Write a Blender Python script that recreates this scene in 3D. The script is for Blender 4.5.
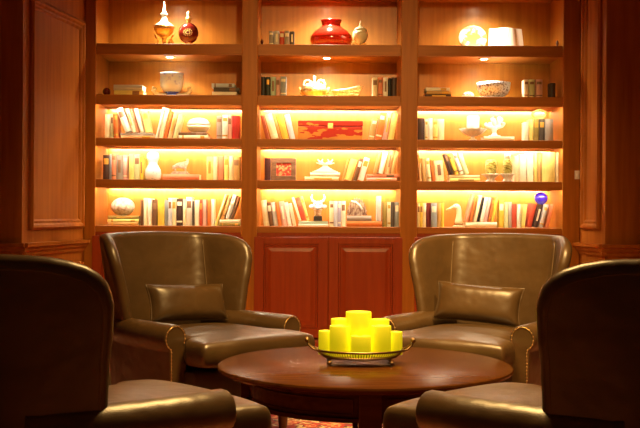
import bpy, bmesh, math, random
from mathutils import Vector, Matrix
random.seed(7)
PI = math.pi
R = math.radians
for o in list(bpy.data.objects):
    bpy.data.objects.remove(o, do_unlink=True)
scene = bpy.context.scene
COL = scene.collection

# ------------------------------------------------------------------ camera
FPX = 1050.0
CAMZ = 1.10
ROLL = 0.006
cam_d = bpy.data.cameras.new('camera'); cam = bpy.data.objects.new('camera', cam_d); COL.objects.link(cam)
cam_d.sensor_width = 36.0; cam_d.lens = 36.0 * FPX / 640.0
cam.location = (0, 0, CAMZ); cam.rotation_mode = 'XYZ'
cam.matrix_world = Matrix.Translation((0, 0, CAMZ)) @ Matrix.Rotation(R(90), 4, 'X') @ Matrix.Rotation(ROLL, 4, 'Z')
cam_d.clip_start = 0.05
scene.camera = cam

# ------------------------------------------------------------------ world, lights, exposure
w = bpy.data.worlds.new('dim_room'); scene.world = w; w.use_nodes = True
w.node_tree.nodes['Background'].inputs[0].default_value = (1.0, 0.62, 0.34, 1)
w.node_tree.nodes['Background'].inputs[1].default_value = 0.022
scene.view_settings.view_transform = 'Standard'
scene.view_settings.look = 'None'
scene.view_settings.gamma = 1.0
scene.view_settings.use_curve_mapping = False
scene.view_settings.exposure = 0.0

STRIP_E = 88.0        # LED strips under the shelves
COVE_E = 125.0
DISC_E = 160.0         # downlight discs
SPOT_W = 60.0          # downlight beams
WARM = (1.0, 0.60, 0.20)

def area_light(name, loc, size, power, col=WARM, rot=(0, 0, 0), spread=180):
    d = bpy.data.lights.new(name, 'AREA'); d.shape = 'DISK'; d.size = size; d.energy = power; d.color = col; d.spread = R(spread)
    o = bpy.data.objects.new(name, d); COL.objects.link(o); o.location = loc; o.rotation_euler = rot
    return o
area_light('ceiling_lamp_over_table', (0.25, 4.2, 3.0), 0.9, 74, spread=110)
def ceiling_spot(name, loc, target, power, size, blend=0.9, rad=0.06):
    d = bpy.data.lights.new(name, 'SPOT'); d.energy = power; d.color = WARM; d.spot_size = R(size); d.spot_blend = blend; d.shadow_soft_size = rad
    o = bpy.data.objects.new(name, d); COL.objects.link(o); o.location = loc
    o.rotation_euler = (Vector(target)-Vector(loc)).to_track_quat('-Z', 'Y').to_euler()
    return o
ceiling_spot('ceiling_spotlight', (0.2, 3.3, 3.05), (0.08, 6.9, 1.25), 580, 60)
ceiling_spot('ceiling_spotlight', (1.0, 3.6, 3.05), (0.95, 5.5, 0.7), 470, 44)

# ------------------------------------------------------------------ materials
def lin(c):
    return tuple(((v/255.0)/12.92 if v/255.0 <= 0.04045 else ((v/255.0+0.055)/1.055)**2.4) for v in c)
MATS = {}
def mat(name, col, rough=0.5, metal=0.0, coat=0.0, emit=None, es=0.0, spec=0.5, sss=0.0):
    if name in MATS: return MATS[name]
    m = bpy.data.materials.new(name); m.use_nodes = True
    b = m.node_tree.nodes['Principled BSDF']
    b.inputs['Base Color'].default_value = (*col, 1)
    b.inputs['Roughness'].default_value = rough
    b.inputs['Metallic'].default_value = metal
    b.inputs['Coat Weight'].default_value = coat
    b.inputs['Specular IOR Level'].default_value = spec
    if emit:
        b.inputs['Emission Color'].default_value = (*emit, 1); b.inputs['Emission Strength'].default_value = es
    if sss: b.inputs['Subsurface Weight'].default_value = sss
    MATS[name] = m
    return m
def nodes(m): return m.node_tree.nodes, m.node_tree.links, m.node_tree.nodes['Principled BSDF']

def noisy(name, c1, c2, scale=(20, 20, 20), rough=0.5, coat=0.0, metal=0.0, detail=4, bump=0.0, lo=0.35, hi=0.65, kind='noise', coatr=0.1, spec=0.5):
    if name in MATS: return MATS[name]
    m = mat(name, c1, rough, metal, coat, spec=spec); n, l, b = nodes(m)
    b.inputs['Coat Roughness'].default_value = coatr
    tc = n.new('ShaderNodeTexCoord'); mp = n.new('ShaderNodeMapping'); mp.inputs['Scale'].default_value = scale
    l.new(tc.outputs['Object'], mp.inputs['Vector'])
    if kind == 'noise':
        t = n.new('ShaderNodeTexNoise'); t.inputs['Scale'].default_value = 1.0; t.inputs['Detail'].default_value = detail; out = t.outputs['Fac']
    else:
        t = n.new('ShaderNodeTexVoronoi'); t.inputs['Scale'].default_value = 1.0; out = t.outputs['Distance']
    l.new(mp.outputs['Vector'], t.inputs['Vector'])
    r = n.new('ShaderNodeValToRGB'); r.color_ramp.elements[0].position = lo; r.color_ramp.elements[1].position = hi
    r.color_ramp.elements[0].color = (*c1, 1); r.color_ramp.elements[1].color = (*c2, 1)
    l.new(out, r.inputs['Fac']); l.new(r.outputs['Color'], b.inputs['Base Color'])
    if bump:
        bp = n.new('ShaderNodeBump'); bp.inputs['Strength'].default_value = bump; bp.inputs['Distance'].default_value = 0.003
        l.new(out, bp.inputs['Height']); l.new(bp.outputs['Normal'], b.inputs['Normal'])
    return m

W1, W2 = (0.31, 0.100, 0.008), (0.41, 0.140, 0.013)
wood_v = noisy('mahogany_vertical_grain', W1, W2, (38, 38, 2.2), 0.45, coat=0.0, detail=6, lo=0.3, hi=0.7, spec=0.22)
wood_h = noisy('mahogany_horizontal_grain', W1, W2, (2.2, 38, 38), 0.5, coat=0.0, detail=6, lo=0.3, hi=0.7, spec=0.3)
wood_back = noisy('mahogany_back_panel', (0.38, 0.138, 0.011), (0.47, 0.178, 0.017), (30, 30, 1.8), 0.45, coat=0.45, detail=5, coatr=0.26, spec=0.3)
wood_red = noisy('cherry_red_door', (0.25, 0.034, 0.005), (0.32, 0.048, 0.007), (34, 34, 2.0), 0.38, coat=0.05, detail=6, lo=0.3, hi=0.7, spec=0.3)
wood_wall = noisy('wall_panelling', (0.27, 0.075, 0.008), (0.35, 0.105, 0.012), (24, 24, 1.6), 0.46, coat=0.0, detail=6, spec=0.06)
wood_table = noisy('table_mahogany', (0.052, 0.0165, 0.003), (0.092, 0.031, 0.005), (4, 46, 46), 0.24, coat=0.0, detail=6, lo=0.3, hi=0.7, spec=0.04)
wood_dark = noisy('dark_leg_wood', (0.06, 0.018, 0.007), (0.09, 0.028, 0.010), (30, 30, 3), 0.35)
leather = noisy('brown_leather', (0.062, 0.0335, 0.0115), (0.094, 0.051, 0.017), (5, 5, 5), 0.36, detail=5, lo=0.3, hi=0.75, spec=0.75)
leather_trim = noisy('brown_leather_piping', (0.10, 0.062, 0.028), (0.14, 0.088, 0.04), (9, 9, 9), 0.38)
# fine grain bump on leather
for m in (leather,):
    n, l, b = nodes(m)
    tc = n.new('ShaderNodeTexCoord'); v = n.new('ShaderNodeTexVoronoi'); v.inputs['Scale'].default_value = 190
    l.new(tc.outputs['Object'], v.inputs['Vector'])
    nz = n.new('ShaderNodeTexNoise'); nz.inputs['Scale'].default_value = 7; nz.inputs['Detail'].default_value = 2
    l.new(tc.outputs['Object'], nz.inputs['Vector'])
    b1 = n.new('ShaderNodeBump'); b1.inputs['Strength'].default_value = 0.12; b1.inputs['Distance'].default_value = 0.002
    b2 = n.new('ShaderNodeBump'); b2.inputs['Strength'].default_value = 0.5; b2.inputs['Distance'].default_value = 0.02
    l.new(v.outputs['Distance'], b1.inputs['Height']); l.new(nz.outputs['Fac'], b2.inputs['Height'])
    l.new(b1.outputs['Normal'], b2.inputs['Normal']); l.new(b2.outputs['Normal'], b.inputs['Normal'])
brass = mat('antique_brass', (0.62, 0.42, 0.18), 0.32, 1.0)
bronze = mat('dark_bronze', (0.30, 0.19, 0.09), 0.35, 1.0)
gold = noisy('gilt', (0.78, 0.50, 0.16), (0.95, 0.72, 0.32), (60, 60, 60), 0.34, metal=0.75, bump=0.3)
paper = noisy('page_edges', (0.80, 0.70, 0.50), (0.88, 0.80, 0.62), (300, 30, 30), 0.8)
porcelain = mat('white_porcelain', (0.74, 0.71, 0.66), 0.25, coat=0.3)
cream_cer = mat('cream_ceramic', (0.72, 0.62, 0.40), 0.3, coat=0.2)
ceil_m = noisy('ceiling_plaster', (0.55, 0.38, 0.22), (0.60, 0.42, 0.25), (3, 3, 3), 0.9)
strip_m = mat('led_strip_glow', (1, 0.9, 0.7), 0.5, emit=(1.0, 0.86, 0.62), es=STRIP_E)
cove_m = mat('cove_strip_glow', (1, 0.9, 0.7), 0.5, emit=(1.0, 0.94, 0.84), es=COVE_E)
disc_m = mat('downlight_glow', (1, 0.9, 0.7), 0.5, emit=(1.0, 0.82, 0.52), es=DISC_E)
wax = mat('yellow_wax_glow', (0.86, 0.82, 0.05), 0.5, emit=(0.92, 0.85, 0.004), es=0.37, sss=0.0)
def carpet_mat():
    m = mat('patterned_carpet', (0.3, 0.03, 0.02), 0.95); n, l, b = nodes(m)
    tc = n.new('ShaderNodeTexCoord')
    nz = n.new('ShaderNodeTexNoise'); nz.inputs['Scale'].default_value = 9; nz.inputs['Detail'].default_value = 2; nz.inputs['Distortion'].default_value = 1.2
    vo = n.new('ShaderNodeTexVoronoi'); vo.inputs['Scale'].default_value = 11
    mx = n.new('ShaderNodeMixRGB'); mx.inputs[0].default_value = 0.12
    l.new(tc.outputs['Object'], mx.inputs[1]); l.new(nz.outputs['Color'], mx.inputs[2]); l.new(tc.outputs['Object'], nz.inputs['Vector'])
    l.new(mx.outputs[0], vo.inputs['Vector'])
    r = n.new('ShaderNodeValToRGB'); r.color_ramp.interpolation = 'CONSTANT'
    e = r.color_ramp.elements
    e[0].position = 0.0; e[0].color = (0.75, 0.50, 0.20, 1); e[1].position = 0.22; e[1].color = (0.45, 0.035, 0.02, 1)
    for p, c in ((0.34, (0.62, 0.30, 0.10, 1)), (0.44, (0.42, 0.03, 0.018, 1)), (0.60, (0.12, 0.05, 0.02, 1)), (0.68, (0.7, 0.5, 0.24, 1)), (0.78, (0.38, 0.028, 0.018, 1))):
        x = e.new(p); x.color = c
    l.new(vo.outputs['Distance'], r.inputs['Fac']); l.new(r.outputs['Color'], b.inputs['Base Color'])
    return m
carpet = carpet_mat()

# ------------------------------------------------------------------ mesh helpers
def obj(name, bm, m, parent=None, smooth=False, loc=None, rot=None):
    me = bpy.data.meshes.new(name); bmesh.ops.recalc_face_normals(bm, faces=bm.faces[:]); bm.to_mesh(me); bm.free()
    if smooth:
        for p in me.polygons: p.use_smooth = True
    o = bpy.data.objects.new(name, me); COL.objects.link(o)
    if m: me.materials.append(m)
    if parent: o.parent = parent
    if loc: o.location = loc
    if rot: o.rotation_euler = rot
    return o
def tag(o, label, cat, group=None, kind=None):
    if label: o['label'] = label
    if cat: o['category'] = cat
    if group: o['group'] = group
    if kind: o['kind'] = kind
    return o
def thing(name, label, cat, loc=(0, 0, 0), rotz=0, group=None):
    o = bpy.data.objects.new(name, None); o.empty_display_size = 0.1; COL.objects.link(o)
    o.location = loc; o.rotation_euler = (0, 0, rotz)
    return tag(o, label, cat, group)
def struct(name, bm, m):
    o = obj(name, bm, m); o['kind'] = 'structure'; return o
def merge(bm, t, M=None):
    me = bpy.data.meshes.new('tmp'); 
    if M is not None: bmesh.ops.transform(t, matrix=M, verts=t.verts[:])
    t.to_mesh(me); t.free(); bm.from_mesh(me); bpy.data.meshes.remove(me)
def box(bm, x0, x1, y0, y1, z0, z1, bev=0.0, seg=1, M=None):
    t = bmesh.new(); bmesh.ops.create_cube(t, size=1.0)
    bmesh.ops.transform(t, matrix=Matrix.Translation(((x0+x1)/2, (y0+y1)/2, (z0+z1)/2)) @ Matrix.Diagonal((abs(x1-x0), abs(y1-y0), abs(z1-z0), 1)), verts=t.verts[:])
    if bev: bmesh.ops.bevel(t, geom=t.edges[:], offset=bev, segments=seg, affect='EDGES', profile=0.5)
    merge(bm, t, M)
def boxo(name, d, m, parent=None, bev=0.003, seg=1):
    bm = bmesh.new(); box(bm, *d, bev=bev, seg=seg); return obj(name, bm, m, parent)
def lathe(bm, prof, seg=32, M=None, sx=1.0, sy=1.0, flute=0, fl=0.0):
    t = bmesh.new(); rings = []
    for r, z in prof:
        if r < 1e-5: rings.append([t.verts.new((0, 0, z))]); continue
        ring = []
        for k in range(seg):
            a = 2*PI*k/seg; rr = r*(1+fl*math.cos(flute*a)) if flute else r
            ring.append(t.verts.new((rr*math.cos(a)*sx, rr*math.sin(a)*sy, z)))
        rings.append(ring)
    for A, B in zip(rings, rings[1:]):
        if len(A) == 1 and len(B) == 1: continue
        for k in range(seg):
            k2 = (k+1) % seg
            if len(A) == 1: t.faces.new((A[0], B[k2], B[k]))
            elif len(B) == 1: t.faces.new((A[k], A[k2], B[0]))
            else: t.faces.new((A[k], A[k2], B[k2], B[k]))
    for ring in (rings[0], rings[-1]):
        if len(ring) > 1: t.faces.new(ring)
    merge(bm, t, M)
def sphere(bm, c, r, sc=(1, 1, 1), u=20, v=12, M=None):
    t = bmesh.new(); bmesh.ops.create_uvsphere(t, u_segments=u, v_segments=v, radius=r)
    X = Matrix.Translation(c) @ Matrix.Diagonal((*sc, 1))
    merge(bm, t, (M @ X) if M is not None else X)
def tube(bm, pts, r, seg=8, closed=False, M=None):
    pts = [Vector(p) for p in pts]; t = bmesh.new(); rings = []; N = len(pts); up = None
    for i, p in enumerate(pts):
        if closed: d = pts[(i+1) % N]-pts[i-1]
        else: d = pts[min(i+1, N-1)]-pts[max(i-1, 0)]
        if d.length < 1e-9: d = Vector((0, 0, 1))
        d.normalize()
        if up is None: up = Vector((0, 0, 1)) if abs(d.z) < 0.9 else Vector((1, 0, 0))
        a = d.cross(up)
        if a.length < 1e-4: a = d.cross(Vector((1, 0.3, 0)))
        a.normalize(); b = a.cross(d).normalized(); up = b
        rr = r(i/(max(N-1, 1))) if callable(r) else r
        rings.append([t.verts.new(p + a*rr*math.cos(2*PI*k/seg) + b*rr*math.sin(2*PI*k/seg)) for k in range(seg)])
    for i in range(N if closed else N-1):
        A, B = rings[i], rings[(i+1) % N]
        for k in range(seg): t.faces.new((A[k], A[(k+1) % seg], B[(k+1) % seg], B[k]))
    if not closed:
        t.faces.new(rings[0]); t.faces.new(rings[-1])
    merge(bm, t, M)
def skin_obj(name, verts, edges, radii, m, parent=None, loc=(0, 0, 0), rot=(0, 0, 0), sub=2):
    me = bpy.data.meshes.new(name); me.from_pydata(verts, edges, []); o = bpy.data.objects.new(name, me); COL.objects.link(o)
    me.materials.append(m); s = o.modifiers.new('skin', 'SKIN'); s.use_smooth_shade = True
    for d, r in zip(me.skin_vertices[0].data, radii): d.radius = (r, r) if not isinstance(r, tuple) else r
    me.skin_vertices[0].data[0].use_root = True
    o.modifiers.new('sub', 'SUBSURF').levels = sub; o.modifiers['sub'].render_levels = sub
    if parent: o.parent = parent
    o.location = loc; o.rotation_euler = rot
    return o
def sub(o, lv=2):
    s = o.modifiers.new('sub', 'SUBSURF'); s.levels = lv; s.render_levels = lv; return o

# pixel -> point: where a photographed spot lies when it stands at distance Y
def PX(px, py, Y):
    u, v = px-320.0, py-214.0
    u2, v2 = u + ROLL*v, v - ROLL*u
    return u2/FPX*Y, CAMZ - v2/FPX*Y

# ------------------------------------------------------------------ the room
YF = 7.86                       # front plane of the bookcase
XL, XR = -1.766, 1.939
CEIL = 3.15
bm = bmesh.new(); box(bm, -4.5, 4.5, -1.2, 8.6, -0.1, 0); struct('floor', bm, carpet)
bm = bmesh.new(); box(bm, -4.5, 4.5, -1.2, 8.6, CEIL, CEIL+0.1); struct('ceiling', bm, ceil_m)
bm = bmesh.new(); box(bm, -2.1, 2.2, 8.42, 8.5, 0, CEIL); struct('wall_back', bm, wood_wall)
# header over the bookcase
bm = bmesh.new(); box(bm, XL-0.1, XR+0.1, YF+0.06, 8.42, 2.93, CEIL); struct('wall_header', bm, wood_wall)

def frame_at(p0, p1):
    d = Vector((p1[0]-p0[0], p1[1]-p0[1], 0)); L = d.length; d.normalize(); n = Vector((d.y, -d.x, 0))   # n points to the right of p0->p1
    return Matrix(((d.x, n.x, 0, p0[0]), (d.y, n.y, 0, p0[1]), (0, 0, 1, 0), (0, 0, 0, 1))), L
def prof_bar(bm, M, s0, s1, prof):      # sweep a (n,z) profile along s
    t = bmesh.new(); A = [t.verts.new((s0, p[0], p[1])) for p in prof]; B = [t.verts.new((s1, p[0], p[1])) for p in prof]
    n = len(prof)
    for k in range(n): t.faces.new((A[k], A[(k+1) % n], B[(k+1) % n], B[k]))
    t.faces.new(A); t.faces.new(B); merge(bm, t, M)
def panel_frame(bm, M, s0, s1, z0, z1, wd=0.07, dp=0.028):   # mitred moulding with a stepped profile
    t = bmesh.new()
    prof = [(0.0, 0.0), (0.0, dp*0.55), (0.22, dp), (0.42, dp*0.9), (0.62, dp*0.45), (0.8, dp*0.5), (1.0, dp*0.12), (1.0, 0.0)]
    rings = []
    for f, h in prof:
        o = f*wd
        rings.append([t.verts.new(c) for c in ((s0+o, h, z0+o), (s1-o, h, z0+o), (s1-o, h, z1-o), (s0+o, h, z1-o))])
    for A, B in zip(rings, rings[1:]):
        for k in range(4): t.faces.new((A[k], A[(k+1) % 4], B[(k+1) % 4], B[k]))
    merge(bm, t, M)
RAIL = [(0, 0.815), (0.014, 0.815), (0.018, 0.835), (0.034, 0.85), (0.038, 0.868), (0.055, 0.876), (0.058, 0.9), (0, 0.9)]
BASE = [(0, 0), (0.034, 0), (0.034, 0.062), (0.028, 0.07), (0.028, 0.10), (0.02, 0.112), (0.02, 0.14), (0.008, 0.16), (0, 0.16)]
def panelled_wall(name, p0, p1, panels, rail, base, ss0=0.0, ss1=0.0):
    M, L = frame_at(p0, p1)
    bm = bmesh.new(); box(bm, 0, L, -0.09, 0, 0, CEIL, M=M)
    for s0, s1, z0, z1 in panels: panel_frame(bm, M, s0, s1, z0, z1)
    struct(name, bm, wood_wall)
    bm = bmesh.new(); prof_bar(bm, M, -ss0, L+ss1, RAIL); struct(rail, bm, wood_wall)
    bm = bmesh.new(); prof_bar(bm, M, -ss0, L+ss1, BASE); struct(base, bm, wood_wall)
    return M, L
LN = (-1.93, 6.80)      # near corner of the left return
panelled_wall('wall_left', LN, (XL, YF), [(0.10, 1.03, 0.985, 2.52), (0.10, 1.03, 0.24, 0.74)], 'trim_1', 'baseboard_left', 0.03, -0.02)
panelled_wall('wall_left_front', (-4.5, 6.80), LN, [(0.9, 2.43, 0.985, 2.80), (0.9, 2.43, 0.24, 0.74)], 'trim_2', 'baseboard_left_front', 0, 0.03)
RN = (2.00, 7.36)
panelled_wall('wall_right', (XR, YF), RN, [(0.075, 0.425, 1.0, 2.95), (0.075, 0.425, 0.24, 0.74)], 'trim_3', 'baseboard_right', -0.02, 0.03)
panelled_wall('wall_right_front', RN, (4.5, 7.36), [], 'trim_4', 'baseboard_right_front', 0.03, 0)

# ------------------------------------------------------------------ bookcase
bc = thing('bookcase', 'built-in mahogany bookcase with three lit bays of shelves above cupboard doors', 'bookcase', (0, 0, 0))
YB = YF + 0.46
BAY = {'left': (-1.681, -0.591), 'middle': (-0.4716, 0.5988), 'right': (0.726, 1.811)}
ST = [2.369, 1.986, 1.661, 1.351, 1.005]      # shelf tops
SB = [2.285, 1.912, 1.601, 1.289]             # lower front edges
ZTOP = 2.77
stiles = [(XL, -1.681), (-0.591, -0.4716), (0.5988, 0.726), (1.811, XR)]
for a, b in stiles:
    boxo('stile', (a, b, YF-0.012, YB, 0.16, 2.93), wood_v, bc, 0.006, 2)
boxo('top_board', (XL, XR, YF, YB, ZTOP+0.10, 2.93), wood_h, bc)
strip_obj = []
for bay, (a, b) in BAY.items():
    boxo('back_panel', (a-0.01, b+0.01, YB, YB+0.02, 0.9, 2.9), wood_back, bc, 0)
    for i, zt in enumerate(ST[:4]):
        bm = bmesh.new(); zb = SB[i]
        box(bm, a, b, YF+0.002, YB, zb+0.013, zt, 0.002); box(bm, a, b, YF+0.002, YF+0.014, zb, zb+0.0131, 0)
        if i >= 1: box(bm, a, b, YB-0.068, YB-0.058, zb+0.0005, zb+0.0131, 0)
        sh = obj('shelf', bm, wood_h, bc)
        if i >= 1:
            boxo('light_strip', (a+0.02, b-0.02, YF+0.016, YF+0.032, zb+0.0065, zb+0.0125), strip_m, bc, 0)
            boxo('cove_light_strip', (a+0.02, b-0.02, YB-0.052, YB-0.040, zb+0.003, zb+0.0125), cove_m, bc, 0)
    bm = bmesh.new(); box(bm, a, b, YF+0.002, YB, ZTOP+0.013, ZTOP+0.1); box(bm, a, b, YF+0.002, YF+0.022, ZTOP, ZTOP+0.0131)
    obj('shelf', bm, wood_h, bc)
    boxo('countertop', (a, b, YF-0.004, YB, 0.955, 1.005), wood_h, bc, 0.004)
    xm = (a+b)/2 - 0.02
    for zb in (SB[0], ZTOP):
        bm = bmesh.new(); M = Matrix.Translation((xm, YF+0.18, zb+0.0125))
        lathe(bm, [(0.046, 0), (0.046, -0.006), (0.032, -0.008), (0.030, -0.002)], 28, M)
        dl = obj('downlight', bm, brass, bc, True)
        bm = bmesh.new(); lathe(bm, [(0.029, -0.0035), (0.0, -0.0036)], 24, M); obj('lens', bm, disc_m, dl)
        d = bpy.data.lights.new('downlight_beam', 'SPOT'); d.energy = SPOT_W; d.color = (1, 0.84, 0.56); d.spot_size = R(150); d.spot_blend = 1.0; d.shadow_soft_size = 0.025
        o = bpy.data.objects.new('downlight_beam', d); COL.objects.link(o); o.location = (xm, YF+0.18, zb-0.004)
    # base: face and two doors
    boxo('base_panel', (a-0.001, b+0.001, YF+0.012, YF+0.03, 0.16, 0.956), wood_red, bc, 0)
    mid = (a+b)/2
    for (d0, d1) in ((a-0.018, mid-0.004), (mid+0.004, b+0.018)):
        bm = bmesh.new(); y0, y1 = YF-0.028, YF-0.0125; z0, z1 = 0.175, 0.928; wd = 0.072
        box(bm, d0, d0+wd, y0, y1, z0, z1, 0.002); box(bm, d1-wd, d1, y0, y1, z0, z1, 0.002)
        box(bm, d0+wd, d1-wd, y0, y1, z1-wd*0.75, z1, 0.002); box(bm, d0+wd, d1-wd, y0, y1, z0, z0+wd, 0.002)
        dr = obj('door', bm, wood_red, bc)
        bm = bmesh.new(); pa, pb, pz0, pz1 = d0+wd, d1-wd, z0+wd, z1-wd*0.75
        box(bm, pa, pb, YF-0.016, YF-0.0128, pz0, pz1)
        t = bmesh.new()
        rings = []
        for o_, y_ in ((0.0, YF-0.0161), (0.004, YF-0.026), (0.012, YF-0.026), (0.018, YF-0.0165), (0.03, YF-0.0165), (0.055, YF-0.024)):
            rings.append([t.verts.new(c) for c in ((pa+o_, y_, pz0+o_), (pb-o_, y_, pz0+o_), (pb-o_, y_, pz1-o_), (pa+o_, y_, pz1-o_))])
        for A, B in zip(rings, rings[1:]):
            for k in range(4): t.faces.new((A[k], A[(k+1) % 4], B[(k+1) % 4], B[k]))
        t.faces.new(rings[-1]); merge(bm, t)
        obj('door_panel', bm, wood_red, dr)
M, L = frame_at((XL, YF), (XR, YF))
bm = bmesh.new(); prof_bar(bm, M, 0, L, BASE); box(bm, XL, XR, YF+0.0, YF+0.05, 0.0, 0.162); obj('plinth', bm, wood_red, bc)
boxo('base_rail', (-1.681, 1.811, YF-0.003, YF+0.012, 0.93, 0.956), wood_red, bc, 0)

# light switch on the right stile
x, z = PX(576.5, 175, YF)
t = thing('light_switch', 'small white light switch on the bookcase right-hand stile', 'light switch', (x, YF-0.013, z))
boxo('switch_plate', (-0.018, 0.018, -0.007, 0, -0.032, 0.032), porcelain, t, 0.003, 2)
boxo('rocker', (-0.007, 0.007, -0.012, -0.006, -0.013, 0.013), porcelain, t, 0.002)

# ------------------------------------------------------------------ books
PAL = {
 'white': (238, 234, 222), 'cream': (236, 222, 180), 'ivory': (242, 232, 205), 'pale yellow': (235, 220, 130), 'yellow': (228, 196, 70),
 'tan': (196, 156, 92), 'brown': (110, 74, 42), 'dark brown': (62, 36, 24), 'orange': (214, 118, 48), 'salmon': (222, 140, 104),
 'peach': (232, 180, 128), 'pink': (222, 172, 158), 'red': (176, 34, 24), 'dark red': (104, 22, 18), 'brick red': (190, 72, 44),
 'grey': (150, 142, 132), 'pale grey': (196, 192, 186), 'blue grey': (150, 160, 168), 'pale blue': (196, 204, 216), 'lavender': (176, 170, 196),
 'pale green': (206, 212, 160), 'olive': (150, 132, 62), 'dark green': (34, 44, 32), 'black': (26, 22, 20), 'mint': (176, 200, 176), 'dark grey': (74, 66, 58),
 'maroon': (66, 16, 16), 'rust': (160, 70, 34),
}
def cover_mat(c):
    b = lin(PAL[c]); return noisy('book_cloth_' + c.replace(' ', '_'), tuple(v*0.82 for v in b), b, (70, 70, 16), 0.55, detail=3)
lab_dark = mat('spine_title_dark', lin((128, 92, 62)), 0.5); lab_gilt = mat('spine_title_gilt', lin((205, 160, 70)), 0.35, 0.4); lab_cream = mat('spine_title_cream', lin((235, 225, 195)), 0.6)
ORD = ['first', 'second', 'third', 'fourth', 'fifth', 'sixth', 'seventh', 'eighth', 'ninth', 'tenth', 'eleventh', 'twelfth', 'thirteenth', 'fourteenth', 'fifteenth', 'sixteenth',
       'seventeenth', 'eighteenth', 'nineteenth', 'twentieth', 'twenty-first', 'twenty-second', 'twenty-third', 'twenty-fourth', 'twenty-fifth', 'twenty-sixth', 'twenty-seventh', 'twenty-eighth']
SHELF = ['top', 'second', 'third', 'fourth', 'bottom']
def book_mesh(wd, h, dp, color, style, parent_loc, rot, cover_side=False):
    """origin at the lower spine corner: x thickness, y depth behind the spine, z height"""
    bm = bmesh.new(); c = min(0.0028, wd*0.16)
    box(bm, 0, c, 0.003, dp, 0, h, c*0.3); box(bm, wd-c, wd, 0.003, dp, 0, h, c*0.3)
    t = bmesh.new(); n = 6; pr = []          # gently rounded spine
    for k in range(n+1):
        f = k/n; pr.append((wd*f, -0.16*wd*math.sin(PI*f)))
    lo = [t.verts.new((x, y, 0)) for x, y in pr] + [t.verts.new((wd-c*0.2, 0.006, 0)), t.verts.new((c*0.2, 0.006, 0))]
    hi = [t.verts.new((v.co.x, v.co.y, h)) for v in lo]; N = len(lo)
    for k in range(N): t.faces.new((lo[k], lo[(k+1) % N], hi[(k+1) % N], hi[k]))
    t.faces.new(lo); t.faces.new(hi); merge(bm, t)
    o = obj('book', bm, cover_mat(color)); o.location = parent_loc; o.rotation_euler = rot
    bm = bmesh.new(); box(bm, c, wd-c, 0.006, dp-0.005, 0.003, h-0.004); obj('pages', bm, paper, o)
    if style and wd > 0.012:
        m = {1: lab_dark, 2: lab_gilt, 3: lab_cream}[style]
        def band(f0, f1, i0=0.12, nm='spine_title'):
            bm = bmesh.new(); t = bmesh.new(); k0 = [i0 + (1-2*i0)*k/5 for k in range(6)]
            A = [t.verts.new((wd*f, -0.16*wd*math.sin(PI*f)-0.0007, h*f0)) for f in k0]; B = [t.verts.new((wd*f, -0.16*wd*math.sin(PI*f)-0.0007, h*f1)) for f in k0]
            A2 = [t.verts.new((v.co.x, v.co.y+0.002, v.co.z)) for v in A]; B2 = [t.verts.new((v.co.x, v.co.y+0.002, v.co.z)) for v in B]
            for k in range(5):
                t.faces.new((A[k], A[k+1], B[k+1], B[k])); t.faces.new((A2[k], A2[k+1], A[k+1], A[k])); t.faces.new((B[k], B[k+1], B2[k+1], B2[k]))
            merge(bm, t); obj(nm, bm, m, o)
        q = random.random()
        if q < 0.5: band(0.62, 0.86); 
        elif q < 0.8: band(0.74, 0.88); band(0.12, 0.18, 0.02, 'spine_band')
        else: band(0.28, 0.8, 0.3)
    return o
SETBACK = 0.09
ROWS = {}       # (bay,row) -> list of (x, object, colour, state) to be labelled left to right
BOT = {}        # pixel row of each shelf top is not needed: the shelf height is known
def standing(bay, row, lst, zbase=None):
    """each entry: colour, x0, x1 at the foot, y of the top edge, dx = how far the top leans right (pixels)"""
    zb = (ST[row] if zbase is None else zbase) + 0.0006
    for e in lst:
        col, x0, x1, yt = e[:4]; dx = e[4] if len(e) > 4 else 0; style = e[5] if len(e) > 5 else random.choice([0, 0, 0, 1, 2, 3])
        Y = YF + SETBACK + random.uniform(-0.012, 0.02)
        X0, Z1 = PX(x0, yt, Y); X1, _ = PX(x1, yt, Y)
        H = Z1-zb; D = dx/FPX*Y; ang = math.atan2(D, H)
        wd = (X1-X0)*math.cos(ang)*0.95; h = (H - wd*abs(math.sin(ang)))/math.cos(ang)
        dp = min(max(h*0.66, 0.09), 0.19)
        if ang >= 0:   # pivot on the right foot corner
            px, pz = X1 - 0.025*(X1-X0), zb
            loc = (px - wd*math.cos(ang), Y, pz + wd*math.sin(ang))
        else:
            loc = (X0 + 0.025*(X1-X0), Y, zb)
        o = book_mesh(wd, h, dp, col, style, loc, (0, ang, 0))
        if len(e) > 6 and e[6]: o['own'] = e[6]
        st = 'standing upright' if abs(dx) < 2.2 else ('leaning to the right' if dx > 0 else 'leaning to the left')
        ROWS.setdefault((bay, row), []).append((X0+X1+D, o, col, st))
def lying(bay, row, lst, zbase=None, dp=0.17, turn=0.0):
    """stack from the bottom up: colour, x0, x1, thickness px, label[, shift]. returns the height of the top"""
    z = (ST[row] if zbase is None else zbase) + 0.0006
    for i, (col, x0, x1, th, label) in enumerate(lst):
        Y = YF + SETBACK - 0.005 + 0.008*i
        X0, _ = PX(x0, 200, Y); X1, _ = PX(x1, 200, Y); t_ = th/FPX*Y*0.96
        # spine faces the room: thickness axis up, height axis along x
        o = book_mesh(t_, X1-X0, dp, col, random.choice([0, 1, 2]), (X0, Y, z + t_), (0, R(90), 0))
        tag(o, label, 'book', 'books lying flat on the shelves')
        z += t_ + 0.0006
    return z

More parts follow.
